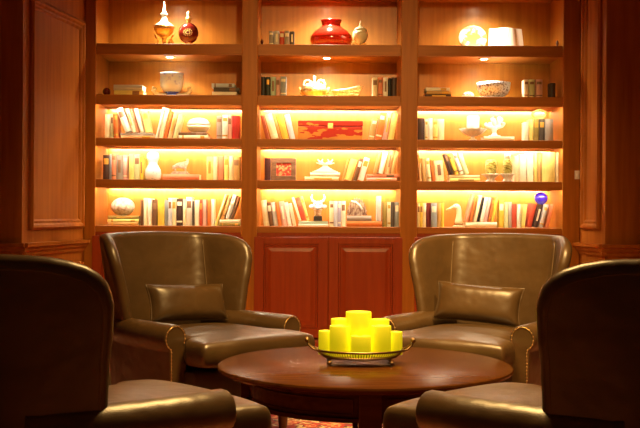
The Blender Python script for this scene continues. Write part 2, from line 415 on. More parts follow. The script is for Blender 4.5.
# ---- left bay
standing('left', 2, [('cream', 105, 110.6, 114), ('pale green', 110.8, 113.3, 114), ('orange', 114.0, 118.6, 113, -1.2)])
z = lying('left', 2, [('peach', 120.5, 154.5, 3.2, 'peach book lying flat, lower of pair under leaning books, left bay third shelf'),
                      ('grey', 119.8, 153, 2.6, 'thin grey book lying flat, upper of pair under leaning books, left bay third shelf')])
standing('left', 2, [('white', 125.5, 132.5, 107, -10.5), ('cream', 133, 136.6, 108, -8), ('salmon', 137, 139.6, 108.5, -7.5), ('ivory', 140.5, 144.5, 108, -7), ('pale yellow', 145.5, 151.3, 110, -4)], z)
standing('left', 2, [('white', 155.2, 157.5, 107, 7.5), ('cream', 158, 162.5, 108, 7.5), ('orange', 163, 166.6, 111, 7), ('peach', 167.3, 172, 112.5, 6.5), ('pale green', 172.5, 177.0, 114, 6)])
zm = lying('left', 2, [('ivory', 178.3, 207.6, 4.0, 'ivory book lying flat, lower book under the oval cream jar'),
                       ('brown', 178, 206.5, 3.0, 'thin brown book lying flat, upper book under the oval cream jar')])
standing('left', 2, [('grey', 216.5, 222, 116, 0, 1), ('white', 222.3, 227.8, 115), ('pink', 228, 231.8, 115), ('red', 232, 239.8, 115.5, 0, 0)])
standing('left', 3, [('dark brown', 103, 109.6, 155, 0, 2), ('blue grey', 109.8, 111.5, 154), ('salmon', 111.7, 116, 153, 0, 1), ('grey', 116.2, 123, 155, 0, 1), ('pink', 123.2, 127.5, 155),
                     ('pale yellow', 129, 134, 154), ('pale green', 134.2, 139.8, 154.5), ('yellow', 140, 143.2, 157)])
zr = lying('left', 3, [('salmon', 162.5, 199, 6, 'salmon book lying flat under the small grey stone horse')])
standing('left', 3, [('pale yellow', 206.5, 213, 156.5), ('cream', 213.2, 217.5, 156.5), ('salmon', 217.7, 223.5, 156), ('pale yellow', 224, 228.8, 155.5), ('cream', 229, 233, 156), ('tan', 233.3, 239.8, 156.5)])
zs = lying('left', 4, [('tan', 108, 138.5, 3.2, 'tan book lying flat, lowest under the carved white ball'),
                       ('pale yellow', 107.5, 139, 3.0, 'pale yellow book lying flat, middle of three under the carved white ball'),
                       ('olive', 108, 138.7, 3.6, 'olive book lying flat, topmost of three under the carved white ball')])
standing('left', 4, [('brown', 140.5, 143, 200), ('cream', 143.6, 147.6, 198), ('ivory', 147.8, 152, 198.5), ('brown', 152.3, 157.3, 199.5, 0, 1), ('yellow', 157.6, 164.4, 199), ('blue grey', 164.7, 168, 200),
                     ('pale blue', 168.2, 171.8, 198), ('cream', 172, 176.2, 198), ('dark brown', 176.5, 182.8, 198.5, 0, 3), ('cream', 183, 186, 199), ('white', 186.2, 192, 197), ('dark grey', 192.2, 194.4, 201),
                     ('ivory', 194.6, 199.3, 200), ('brick red', 199.5, 202.4, 199.5), ('pink', 202.6, 206.3, 199.5), ('orange', 207.3, 210.8, 199.5), ('white', 211, 214, 199), ('pale yellow', 214.3, 217, 194, 10.5)])
zq = lying('left', 4, [('olive', 219.5, 240.5, 3.2, 'olive book lying flat, lower of pair at right end of left bay bottom shelf'),
                       ('ivory', 219.6, 240.3, 3.4, 'ivory book lying flat, upper of pair at right end of left bay bottom shelf')])
standing('left', 4, [('tan', 221.6, 224.2, 194.5, 8), ('pale grey', 225, 229.6, 194, 8), ('brown', 230.4, 232.6, 196.5, 7.4)], zq)
# left bay, second shelf
lying('left', 1, [('pale yellow', 113.5, 143, 5.6, 'pale yellow book lying flat, lower of pair left of blue bowl, left bay'), ('pale grey', 113, 142, 5.8, 'pale grey book lying flat, upper of pair left of blue bowl, left bay')])
lying('left', 1, [('white', 211.5, 236, 4.6, 'white book lying flat at bottom of stack right of the blue bowl'), ('dark grey', 213, 238.5, 4.6, 'dark grey book lying flat in middle of stack right of blue bowl'),
                  ('pale blue', 211, 234, 4.2, 'pale blue book lying flat on top of stack right of blue bowl')])
# ---- middle bay
standing('middle', 0, [('grey', 269, 273.8, 31, 0, 3), ('pale grey', 274, 279.3, 31, 0, 3), ('brick red', 279.5, 284.3, 31.5, 0, 3), ('grey', 284.5, 289.5, 31, 0, 3), ('dark grey', 289.7, 294.5, 31.5, 0, 3)])
standing('middle', 1, [('black', 261, 265.5, 77, 0, 0), ('dark green', 265.7, 270.2, 77, 0, 2), ('mint', 270.6, 275.8, 77, 0, 1), ('pink', 276, 280, 77.5, 0, 1), ('blue grey', 280.4, 286.5, 76.5, 0, 3)])
standing('middle', 1, [('cream', 372.5, 377.6, 77.5, 0, 1), ('salmon', 378, 382.8, 77.5, 0, 1), ('white', 383.2, 388, 77.5, 0, 1), ('black', 388.4, 391, 78, 0, 0), ('dark brown', 391.4, 397, 77.5, 0, 0)])
standing('middle', 2, [('rust', 266, 269.6, 115, -6), ('cream', 271.5, 279, 113, -7.5, 3), ('tan', 279.6, 282, 115, -7), ('yellow', 282.8, 289.5, 114, -7), ('pale blue', 290, 295.6, 114, -6)])
standing('middle', 2, [('tan', 368.5, 374, 118, 4, 3), ('orange', 375, 381, 112, 5.5, 3), ('pink', 383, 387, 112, 5), ('pale yellow', 388.2, 393.6, 113, 5)])
standing('middle', 3, [('maroon', 264.5, 270.6, 158, 0, 0)])
za = lying('middle', 3, [('cream', 304.5, 338.5, 4.4, 'cream book lying flat, lower book under the white antler-like sculpture'), ('ivory', 310, 340, 4.2, 'ivory book lying flat, upper book under the white antler-like sculpture')])
standing('middle', 3, [('tan', 341.8, 343.6, 159, 5.5), ('pale yellow', 344, 351.6, 158, 6.8), ('brown', 353, 357, 158, 6.5, 3), ('white', 357.6, 363.6, 157, 7)])
zb_ = lying('middle', 3, [('pink', 367, 396.4, 3.6, 'pink book lying flat, lower of pair at right end of middle bay fourth shelf'), ('salmon', 366.6, 398.4, 3.6, 'salmon book lying flat, upper of pair at right end of middle bay fourth shelf')])
standing('middle', 3, [('tan', 373.4, 377, 152, 5), ('white', 378, 383, 151, 5.5), ('peach', 385.4, 389.6, 150, 4.5), ('tan', 390.4, 394.6, 151, 4.5)], zb_)
standing('middle', 4, [('cream', 264, 269.4, 200, -3.2), ('brown', 269.7, 273.8, 202, -3.2), ('pale grey', 274.1, 278, 202, -3.2), ('orange', 278.3, 282.2, 202, -3.4), ('pink', 282.5, 287.3, 201, -3.6), ('white', 288.3, 291.8, 202, -4.2), ('ivory', 293, 296.4, 203, -5)])
zc = lying('middle', 4, [('white', 298.4, 328.6, 2.6, 'white book lying flat, lower of pair under the horned figurine'), ('mint', 298.8, 328, 2.8, 'mint green book lying flat, upper of pair under the horned figurine')])
standing('middle', 4, [('ivory', 299, 301.3, 197, -7.5), ('brick red', 301.8, 306.6, 197, -7.2), ('pale yellow', 307.1, 309.6, 196, -7)], zc)
standing('middle', 4, [('cream', 329.5, 333.8, 201, 0, 1), ('pale blue', 334, 337.6, 201), ('lavender', 337.8, 341, 201), ('ivory', 341.2, 345.8, 201, 0, 1)])
zd = lying('middle', 4, [('orange', 346.6, 381.8, 5.8, 'orange book lying flat beneath the grey-brown fan-shaped ornament'), ('grey', 347, 371.5, 5.6, 'grey book lying flat directly under the fan-shaped ornament')])
zd1 = ST[4] + 0.0012 + 5.8/FPX*(YF+SETBACK-0.005)*0.96
standing('middle', 4, [('pale grey', 376.8, 381.4, 196, 0)], zd1)
standing('middle', 4, [('olive', 383, 387.3, 202), ('cream', 387.5, 390.8, 202), ('dark grey', 391, 394.6, 202), ('blue grey', 394.9, 399, 202)])
# ---- right bay
lying('right', 1, [('dark brown', 424, 450.5, 3.4, 'dark brown book lying flat at bottom of right bay second shelf stack'), ('tan', 426, 450.8, 3.6, 'tan book lying flat in middle of right bay second shelf stack'), ('white', 425, 449, 3.4, 'white book lying flat on top of right bay second shelf stack')])
standing('right', 1, [('ivory', 524, 528.6, 79.5, 0, 1), ('pale green', 529, 534.8, 79.5, 0, 1), ('pink', 535.8, 542.6, 79.5, 0, 1), ('dark brown', 550, 555.6, 83, 0, 0)])
standing('right', 2, [('dark brown', 417.6, 424.6, 118, 0, 0), ('cream', 425, 427.8, 119), ('white', 428, 432.8, 118.5), ('pale yellow', 433, 437.8, 119), ('cream', 438, 444.4, 119)])
ze = lying('right', 2, [('ivory', 483.5, 514, 4.6, 'ivory book lying flat under the white coral sculpture')])
standing('right', 2, [('ivory', 524, 528.6, 122), ('pale yellow', 529.2, 533.6, 119), ('olive', 534, 538.8, 119), ('dark grey', 539.2, 544.8, 119, 0, 2), ('grey', 545.2, 553.6, 119, 0, 0)])
standing('right', 3, [('peach', 419.8, 422.2, 152, -2.4), ('tan', 422.8, 427.3, 158, -2.4), ('cream', 427.8, 431.6, 158, -2.4), ('orange', 432.4, 435.3, 160, -2.3), ('cream', 435.8, 444.8, 160, -2.2, 1)])
zf = lying('right', 3, [('pale yellow', 449.5, 480, 3.4, 'pale yellow book lying flat, lower of pair under leaning books, right bay fourth shelf'), ('cream', 449, 479.5, 3.4, 'cream book lying flat, upper of pair under leaning books, right bay fourth shelf')])
standing('right', 3, [('dark brown', 450.6, 454.0, 153, -7.6), ('yellow', 455, 459.6, 153, -8), ('ivory', 460.2, 464.4, 152, -8.5), ('pale green', 465, 469.8, 152, -8)], zf)
standing('right', 3, [('cream', 514.6, 519.6, 156), ('ivory', 520, 526.6, 154.5), ('ivory', 527, 533.6, 153), ('pale yellow', 534, 537.6, 153), ('tan', 538, 541.4, 152.5), ('pale yellow', 541.8, 555.2, 152, 0, 0), ('cream', 555.6, 558.6, 152.5)])
standing('right', 4, [('cream', 417.6, 419.9, 203), ('yellow', 420.1, 422.8, 203), ('cream', 423, 426.2, 203), ('dark red', 426.5, 431, 203, 0, 0), ('blue grey', 431.3, 437, 203), ('tan', 437.2, 440.8, 203), ('yellow', 441, 444.2, 203)])
zg = lying('right', 4, [('ivory', 465.5, 497, 5.6, 'ivory book lying flat under leaning books beside the goose ornament')])
standing('right', 4, [('salmon', 465.8, 468.6, 194, 6.5), ('orange', 469.2, 472, 195, 6), ('cream', 473, 476.6, 195, 6), ('black', 477.6, 479.4, 197, 5.5), ('white', 479.8, 483.4, 197, 5.2), ('pink', 484, 487.0, 197, 5), ('orange', 488.2, 490.6, 197, 4.8), ('yellow', 491.2, 494, 197, 4.4)], zg)
standing('right', 4, [('yellow', 499, 504.2, 200, 0, 3), ('pale green', 504.6, 508.3, 202), ('pale grey', 508.6, 511.8, 202), ('brick red', 512.1, 516.7, 204), ('white', 517, 520.5, 204), ('pale yellow', 521, 525, 204, 2.5),
                      ('brick red', 525.6, 531.6, 203, 5.5), ('dark brown', 532.6, 537.6, 204, 6, 3), ('pale grey', 538.6, 543, 204, 6), ('salmon', 544.6, 548.6, 204, 5.5)])
for (bay, row), L_ in ROWS.items():
    L_.sort(key=lambda e: e[0])
    for i, (_, o, col, st) in enumerate(L_):
        tag(o, f'{col} book {st}, {ORD[i]} spine from left on {bay} bay {SHELF[row]} shelf', 'book', f'books standing on the {bay} bay {SHELF[row]} shelf')

# ------------------------------------------------------------------ ornaments on the shelves
def spot(px, row, setback=0.14, zbase=None):
    if row < 2 and setback > 0.11: setback += 0.10
    Y = YF + setback; x, _ = PX(px, 200, Y); return (x, Y, (ST[row] if zbase is None else zbase) + 0.0006)
S = (YF+0.14)/FPX           # metres per pixel at the ornaments
def L(prof): return [(r*S, z*S) for r, z in prof]
red_glass = noisy('red_crackle_glaze', (0.30, 0.004, 0.003), (0.42, 0.022, 0.010), (75, 75, 75), 0.16, coat=0.5, kind='voronoi', lo=0.1, hi=0.6)
dark_red_glass = noisy('garnet_glaze', (0.07, 0.004, 0.003), (0.13, 0.010, 0.006), (60, 60, 60), 0.18, coat=0.5)
# 1 gilt urn with a white spired lid
t = thing('urn', 'gilt fluted urn with white spired lid on left bay top shelf', 'urn', spot(163, 0))
bm = bmesh.new(); lathe(bm, L([(0, 0), (5, 0), (5.2, 1.5), (3, 2.5), (1.6, 5), (1.4, 8), (2.6, 9), (1.8, 10), (4.5, 12), (8, 15), (9.6, 19), (10.2, 21), (10, 22), (9, 21.5), (0, 20)]), 40, flute=20, fl=0.03); obj('bowl', bm, gold, t, True)
bm = bmesh.new(); lathe(bm, L([(10, 22), (10.2, 22.8), (7, 25), (4, 27), (2.8, 31), (2.6, 33.5), (4, 34), (4, 35), (2, 36), (1.6, 39), (0.9, 43), (0.4, 47), (0, 48)]), 28); obj('lid', bm, porcelain, t, True)
bm = bmesh.new()
for s in (-1, 1):
    tube(bm, [(s*6*S, 0, 1.2*S), (s*8.5*S, 0, 4*S), (s*6*S, 0, 7*S), (s*7.5*S, 0, 10.5*S), (s*9.5*S, 0, 14*S)], 0.9*S)
obj('scroll_leg', bm, gold, t, True)
# 2 gilt leaf ornament beside urn
t = thing('flower_ornament', 'small gilt flower ornament between the urn and dark red flask', 'ornament', spot(171.5, 0, 0.22))
bm = bmesh.new(); tube(bm, L([(0, 0)]) and [(0, 0, 1*S), (-1*S, 0, 3*S), (-1.5*S, 0, 6*S)], 0.6*S); obj('stem', bm, gold, t, True)
bm = bmesh.new(); 
for k in range(6): a = k*PI/3; sphere(bm, (-1.5*S+2*S*math.cos(a), -0.5*S, 7.5*S+2*S*math.sin(a)), 1.3*S, u=10, v=7)
sphere(bm, (-1.5*S, -1.2*S, 7.5*S), 1.2*S, u=10, v=7); obj('bloom', bm, gold, t, True)
bm = bmesh.new(); sphere(bm, (0.4*S, 0, 1.0*S), 1.5*S, (1.6, 1, 0.6), u=12, v=8); obj('foot', bm, gold, t, True)
# 3 dark red flask
t = thing('flask', 'round dark red moon flask with gilt medallion and stopper, left bay top shelf', 'flask', spot(187.5, 0))
bm = bmesh.new(); sphere(bm, (0, 0, 15.5*S), 10.2*S, (1, 0.62, 1.05), 28, 18); obj('body', bm, dark_red_glass, t, True)
bm = bmesh.new(); lathe(bm, L([(0, 0), (5, 0), (5.2, 1.5), (3.8, 2.4), (3.2, 5.2), (4, 6)]), 24, sy=0.7); obj('foot', bm, gold, t, True)
bm = bmesh.new(); lathe(bm, L([(2.4, 25.4), (1.8, 27.5), (2.6, 29), (3.4, 30), (3, 31), (1.6, 32), (2.2, 34), (1.8, 36), (0.6, 38), (0, 38.6)]), 20); obj('stopper', bm, gold, t, True)
bm = bmesh.new()
for rr, k in ((4.2, 12), (2.2, 8)):
    for i in range(k):
        a = 2*PI*i/k; x_, z_ = rr*S*math.cos(a), rr*S*0.8*math.sin(a)
        yy = -math.sqrt(max(0, 1-(x_/(10.2*S))**2-(z_/(10.7*S))**2))*10.2*S*0.62
        sphere(bm, (x_, yy, 15.5*S+z_), 0.55*S, u=8, v=6)
obj('medallion', bm, gold, t, True)
# 4 dark red ball
bm = bmesh.new(); sphere(bm, (0, 0, 4*S), 4*S); lathe(bm, L([(0, 0), (2.4, 0), (2, 0.8), (0, 0.9)]), 16)
tag(obj('ball', bm, dark_red_glass, None, True, spot(106, 1, 0.10)), 'dark red glass ball at left end of left bay second shelf', 'ball')
# 5 blue bowl on a cream scrolled stand
blue_w = noisy('blue_and_white_glaze', (0.14, 0.20, 0.85), (0.66, 0.78, 1.0), (20, 20, 20), 0.15, coat=0.6, lo=0.26, hi=0.42)
blue_d = mat('cobalt_glaze', (0.03, 0.05, 0.50), 0.15, coat=0.6)
t = thing('bowl_stand', 'cream scrolled stand holding the blue bowl, left bay', 'stand', spot(171, 1))
bm = bmesh.new(); lathe(bm, L([(0, 0), (9, 0), (9.2, 1), (6, 1.6), (5, 2.2), (0, 2.3)]), 28); obj('plate', bm, cream_cer, t, True)
for s in (-1, 1):
    bm = bmesh.new(); tube(bm, [(s*6*S, 0, 2.6*S), (s*11*S, 0, 3.0*S), (s*16*S, 0, 4.6*S), (s*19*S, 0, 8*S), (s*18.2*S, 0, 11*S), (s*16.2*S, 0, 10*S), (s*16.6*S, 0, 8*S)], lambda f: (2.2-1.0*f)*S, 10)
    obj('scroll_arm', bm, cream_cer, t, True)
zst = ST[1] + 0.0006 + 2.4*S
t = thing('bowl', 'blue and white porcelain bowl glowing under downlight, left bay second shelf', 'bowl', spot(171, 1, 0.14, zst))
bm = bmesh.new(); lathe(bm, L([(0, 0), (4.5, 0), (5, 0.8), (4.2, 1.6), (8, 3.5)]), 32); obj('foot_ring', bm, blue_d, t, True)
bm = bmesh.new(); lathe(bm, L([(7.8, 3.4), (10, 6), (11.6, 10), (12, 15), (11.6, 20), (12, 22.5), (11.2, 22.6), (10.8, 20), (11, 14), (9, 6.5), (0, 4.5)]), 40); obj('body', bm, blue_w, t, True)
# 6 oval cream jar on lying books
t = thing('jar', 'oval cream-white lidded jar on two flat books, left bay', 'jar', spot(198, 2, 0.15, zm))
bm = bmesh.new(); lathe(bm, L([(0, 0), (5.5, 0), (9, 1.6), (11.5, 5), (11.9, 7.2)]), 36, sy=0.72); obj('body', bm, cream_cer, t, True)
bm = bmesh.new(); lathe(bm, L([(11.9, 7.3), (11.2, 10), (9, 12.8), (5.5, 14.5), (2, 15.1), (0, 15.2)]), 36, sy=0.72); obj('lid', bm, porcelain, t, True)
# 7 gourd vase
bw = noisy('white_blue_flecked', (0.74, 0.74, 0.77), (0.34, 0.38, 0.58), (55, 55, 55), 0.22, coat=0.4, lo=0.58, hi=0.70)
bm = bmesh.new(); lathe(bm, L([(0, 0), (6.8, 0), (7.8, 2), (8.4, 6), (7.8, 10), (5.8, 13.5), (4.4, 16), (5, 19), (6.2, 22), (6.2, 25), (4.8, 27.4), (2.8, 28.4), (2.6, 28), (0, 26)]), 32)
tag(obj('vase', bm, bw, None, True, spot(152.8, 3)), 'white double-gourd vase with faint blue marks, left bay fourth shelf', 'vase')
# 8 stone horse
stone = noisy('carved_grey_stone', (0.26, 0.20, 0.15), (0.44, 0.37, 0.30), (70, 70, 70), 0.7, bump=0.4)
t = thing('horse_figurine', 'small grey carved stone horse on a plinth, on flat salmon book', 'figurine', spot(180, 3, 0.15, zr))
bm = bmesh.new(); box(bm, -9*S, 9*S, -4*S, 4*S, 0, 1.4*S, 0.4*S); box(bm, -7.6*S, 7.6*S, -3.4*S, 3.4*S, 1.4*S, 2.8*S, 0.4*S); obj('plinth', bm, stone, t)
V = [(0, 0, 9), (-5, 0, 9), (5, 0, 9.2), (7, 0, 12), (8.2, 0, 15), (5.8, 0, 14.4), (-5.4, 1.4, 6), (-5.2, 1.4, 2.6), (-5.4, -1.4, 6), (-4.2, -1.4, 2.6), (5, 1.4, 6), (5.2, 1.4, 2.6), (5, -1.4, 6), (6.6, -1.4, 5.6), (-7.2, 0, 8), (-7.6, 0, 5)]
V = [(a*S, b*S, c*S) for a, b, c in V]
E = [(0, 1), (0, 2), (2, 3), (3, 4), (4, 5), (1, 6), (6, 7), (1, 8), (8, 9), (2, 10), (10, 11), (2, 12), (12, 13), (1, 14), (14, 15)]
skin_obj('horse', V, E, [q*S for q in (2.6, 2.6, 2.6, 1.9, 1.5, 0.9, 1.2, 0.8, 1.2, 0.8, 1.1, 0.8, 1.1, 0.7, 0.8, 0.6)], stone, t)
# 9 carved white ball
carved = noisy('carved_white', (0.72, 0.65, 0.57), (0.42, 0.33, 0.25), (48, 48, 48), 0.45, kind='voronoi', bump=0.8, lo=0.35, hi=0.8)
bm = bmesh.new(); sphere(bm, (0, 0, 9*S), 9*S, (1.32, 1.1, 1.0), 32, 20); lathe(bm, L([(0, 0), (4, 0), (4.2, 0.6), (0, 0.7)]), 20)
tag(obj('ball', bm, carved, None, True, spot(123, 4, 0.15, zs)), 'carved white ball on flat books, left bay bottom shelf', 'ball')
# 10 middle bay top shelf
bm = bmesh.new(); lathe(bm, L([(0, 0), (2, 0), (1.2, 1), (1, 2.6), (1.7, 4), (1.4, 5.4), (0.6, 6.4), (0, 8)]), 16)
tag(obj('finial', bm, dark_red_glass, None, True, spot(261, 0, 0.10)), 'small dark red finial ornament at left end of middle bay top shelf', 'ornament')
bm = bmesh.new(); lathe(bm, L([(0, 0), (15, 0), (16.5, 1), (20, 5), (21.8, 10), (21, 14), (17, 19), (12, 22.4), (9.6, 24), (9.4, 26), (10.6, 29.6), (10.8, 30.6), (9.6, 30.4), (8.4, 26), (8.6, 23.6), (0, 20)]), 48)
tag(obj('vase', bm, red_glass, None, True, spot(330.2, 0, 0.18)), 'squat glossy red vase with short neck on middle bay top shelf', 'vase')
t = thing('jar', 'round cream jar with gilt finial beside the red vase', 'jar', spot(359.3, 0, 0.10))
bm = bmesh.new(); lathe(bm, L([(1.4, 2.8), (4.5, 4), (7, 8), (7.6, 12), (6.8, 15.5)]), 28, flute=12, fl=0.02); obj('body', bm, cream_cer, t, True)
bm = bmesh.new(); lathe(bm, L([(6.9, 15.5), (5.6, 18), (2.6, 19.6), (1.2, 20.2), (1.5, 21.4), (1, 23), (0.5, 25), (0, 26.5)]), 28); obj('lid', bm, cream_cer, t, True)
bm = bmesh.new(); lathe(bm, L([(0, 0), (3.4, 0), (3.2, 0.9), (1.5, 1.6), (1.3, 3), (0, 3.1)]), 20); obj('foot', bm, gold, t, True)
# 11 middle bay second shelf: gilt tureen and gilt basket
t = thing('tureen', 'gilt basket tureen with white handled lid, middle bay second shelf', 'tureen', spot(313.5, 1, 0.16))
bm = bmesh.new(); lathe(bm, L([(0, 0), (8, 0), (10, 2), (12.5, 7), (13.6, 11), (12.8, 11), (0, 8)]), 36, sy=0.7, flute=18, fl=0.04); obj('basket', bm, gold, t, True)
bm = bmesh.new(); lathe(bm, L([(12, 11), (11.5, 13), (8, 15.6), (4, 17), (0, 17.4)]), 32, sy=0.7); obj('lid', bm, porcelain, t, True)
bm = bmesh.new(); lathe(bm, L([(0, 17), (1.4, 17.4), (1, 19), (1.9, 21), (1.4, 23), (0, 24.4)]), 16); obj('knob', bm, porcelain, t, True)
for s in (-1, 1):
    bm = bmesh.new(); tube(bm, [(s*3*S, 0, 17*S), (s*6*S, 0, 19.6*S), (s*9.5*S, 0, 18.6*S), (s*11*S, 0, 15*S), (s*9.8*S, 0, 13*S)], 1.1*S, 10); obj('handle', bm, cream_cer, t, True)
for s in (-1, 1):
    bm = bmesh.new()
    for q in range(3): tube(bm, [(s*10*S, (q-1)*2.2*S, 3*S), (s*14*S, (q-1)*2.6*S, 7*S), (s*(15-q*0.6)*S, (q-1)*3*S, 12*S)], 0.8*S)
    obj('leaf_wing', bm, gold, t, True)
t = thing('basket', 'low gilt boat-shaped wire basket right of the gilt tureen', 'basket', spot(346.5, 1, 0.12))
bm = bmesh.new()
def boat(f, lv):
    a = 2*PI*f; return ((9+6*lv)*S*math.cos(a), (4+2.6*lv)*S*math.sin(a), (0.8+7*lv + lv*lv*4.5*max(0, math.cos(a))**2)*S)
for lv in (0, 0.33, 0.66, 1.0): tube(bm, [boat(k/36, lv) for k in range(36)], (0.9 if lv in (0, 1.0) else 0.5)*S, 6, True)
for k in range(30):
    tube(bm, [boat(k/30 + 0.04*lv, lv) for lv in (0, 0.35, 0.7, 1.0)], 0.45*S, 5); tube(bm, [boat(k/30 - 0.04*lv, lv) for lv in (0, 0.35, 0.7, 1.0)], 0.45*S, 5)
obj('wirework', bm, gold, t, True)
bm = bmesh.new(); lathe(bm, L([(0, 0), (8.6, 0), (9, 1), (0, 1.2)]), 28, sy=0.45); obj('base', bm, gold, t, True)
bm = bmesh.new(); tube(bm, [(-14*S, 0, 7.5*S), (-8*S, 0, 9.2*S), (0, 0, 10*S), (8*S, 0, 12*S), (13*S, 0, 13*S)], 0.8*S); obj('handle', bm, cream_cer, t, True)
# 12 red lacquer chest with gold clouds
def lacquer():
    m = mat('red_lacquer_clouds', (0.45, 0.03, 0.01), 0.5, coat=0.0, spec=0.2); n, l, b = nodes(m)
    tc = n.new('ShaderNodeTexCoord'); mp = n.new('ShaderNodeMapping'); mp.inputs['Scale'].default_value = (9, 9, 26); nz = n.new('ShaderNodeTexNoise'); nz.inputs['Scale'].default_value = 1.0; nz.inputs['Detail'].default_value = 3
    l.new(tc.outputs['Object'], mp.inputs[0]); l.new(mp.outputs[0], nz.inputs['Vector'])
    sp = n.new('ShaderNodeSeparateXYZ'); l.new(tc.outputs['Object'], sp.inputs[0])
    ma = n.new('ShaderNodeMath'); ma.operation = 'MULTIPLY_ADD'; ma.inputs[1].default_value = -2.0; ma.inputs[2].default_value = 0.15; l.new(sp.outputs['Z'], ma.inputs[0])
    ad = n.new('ShaderNodeMath'); ad.operation = 'ADD'; l.new(nz.outputs['Fac'], ad.inputs[0]); l.new(ma.outputs[0], ad.inputs[1])
    r = n.new('ShaderNodeValToRGB'); e = r.color_ramp.elements; e[0].position = 0.55; e[0].color = (0.30, 0.014, 0.004, 1); e[1].position = 0.58; e[1].color = (0.42, 0.16, 0.02, 1)
    l.new(ad.outputs[0], r.inputs['Fac']); l.new(r.outputs['Color'], b.inputs['Base Color']); return m
lac = lacquer()
t = thing('chest', 'long red lacquer chest with gold cloud pattern, middle bay third shelf', 'chest', spot(330, 2, 0.16))
bm = bmesh.new(); box(bm, -32*S, 32*S, -6*S, 11*S, 0, 13.6*S, 0.6*S, 2); obj('body', bm, lac, t)
bm = bmesh.new(); box(bm, -32.4*S, 32.4*S, -6.3*S, 11.3*S, 13.9*S, 19.4*S, 0.7*S, 2); obj('lid', bm, lac, t)
bm = bmesh.new(); box(bm, -2.6*S, 2.6*S, -7*S, -6.2*S, 11.6*S, 17*S, 0.3*S); sphere(bm, (0, -7.2*S, 13.4*S), 0.9*S, u=10, v=8); obj('latch', bm, brass, t)
# 13 brown box frame with red square
t = thing('picture_frame', 'brown box frame with red square pattern inside, middle bay fourth shelf', 'picture frame', spot(283.6, 3, 0.13))
fr = noisy('frame_wood', (0.13, 0.06, 0.03), (0.20, 0.10, 0.05), (20, 20, 60), 0.5)
bm = bmesh.new(); h_, w_ = 22.5*S, 12.3*S
for d in ((-w_, w_, 0, 5*S), (-w_, w_, h_-5*S, h_)): box(bm, d[0], d[1], -3*S, 3*S, d[2], d[3], 0.4*S)
for s in (-1, 1): box(bm, min(s*w_, s*(w_-5*S)), max(s*w_, s*(w_-5*S)), -3*S, 3*S, 5*S, h_-5*S, 0.4*S)
obj('frame', bm, fr, t)
red_pat = noisy('red_floral_print', (0.62, 0.03, 0.015), (0.80, 0.30, 0.12), (62, 62, 62), 0.5, lo=0.5, hi=0.58)
bm = bmesh.new(); box(bm, -w_+4.9*S, w_-4.9*S, -1.4*S, -0.6*S, 4.9*S, h_-4.9*S); obj('picture', bm, red_pat, t)
# 14 white antler-like sculpture
t = thing('sculpture', 'white antler-like sculpture on two flat books, middle bay fourth shelf', 'sculpture', spot(325, 3, 0.15, za))
bm = bmesh.new()
lathe(bm, L([(0, 0), (13, 0), (13, 0.9), (9, 2.4), (5, 4.6), (2.4, 6.6), (2.0, 8), (0, 8.1)]), 32, sy=0.5); obj('foot', bm, cream_cer, t, True)
bm = bmesh.new()
for s in (-1, 1):
    tube(bm, [(0, 0, 7.6*S), (s*2.5*S, 0, 9.2*S), (s*6*S, 0, 11*S), (s*7.6*S, 0, 13.4*S)], lambda f: (1.9-1.3*f)*S); tube(bm, [(s*3*S, 0, 9.6*S), (s*3.4*S, 0.8*S, 12*S), (s*2.4*S, 1.0*S, 13.6*S)], lambda f: (1.2-0.8*f)*S)
    tube(bm, [(s*1*S, 0, 8.6*S), (s*5*S, -1*S, 8.6*S), (s*9*S, -1*S, 9.8*S)], lambda f: (1.2-0.8*f)*S)
obj('antlers', bm, cream_cer, t, True)
# 15 horned figurine on dark pedestal
t = thing('figurine', 'white horned animal-head figurine on small dark pedestal, middle bay bottom shelf', 'figurine', spot(318, 4, 0.11, zc))
ped = mat('black_pedestal', (0.03, 0.02, 0.015), 0.4)
bm = bmesh.new(); box(bm, -4.4*S, 4.4*S, -3.4*S, 3.4*S, 0, 5*S, 0.4*S); obj('pedestal', bm, ped, t)
bm = bmesh.new(); lathe(bm, L([(0, 5), (3.4, 5), (3, 7), (3.6, 10), (4.4, 12)]), 20, sy=0.8); obj('chest', bm, noisy('amber_stone', (0.45, 0.20, 0.07), (0.75, 0.55, 0.35), (60, 60, 60), 0.4), t, True)
bm = bmesh.new(); sphere(bm, (0, 0, 15.5*S), 4.6*S, (1.15, 0.85, 1.0), 20, 14); sphere(bm, (0, -3.6*S, 13.2*S), 2.6*S, (1.1, 0.9, 0.8), 16, 10)
for s in (-1, 1):
    sphere(bm, (s*6.2*S, 0, 14.5*S), 2.4*S, (1.2, 0.5, 0.8), 12, 8); sphere(bm, (s*1.1*S, -5.6*S, 13.4*S), 0.5*S, (1, 1, 1), 8, 6)
obj('head', bm, bw, t, True)
bm = bmesh.new()
for s in (-1, 1): tube(bm, [(s*2.5*S, 0, 18.5*S), (s*5.4*S, 0, 20.4*S), (s*6.8*S, 0, 23.5*S), (s*5.6*S, 0, 26.5*S)], lambda f: (1.7-1.1*f)*S)
obj('horns', bm, porcelain, t, True)
bm = bmesh.new()
for s in (-1, 1): sphere(bm, (s*2.1*S, -3.7*S, 16.6*S), 0.75*S, u=10, v=8)
obj('eyes', bm, ped, t, True)
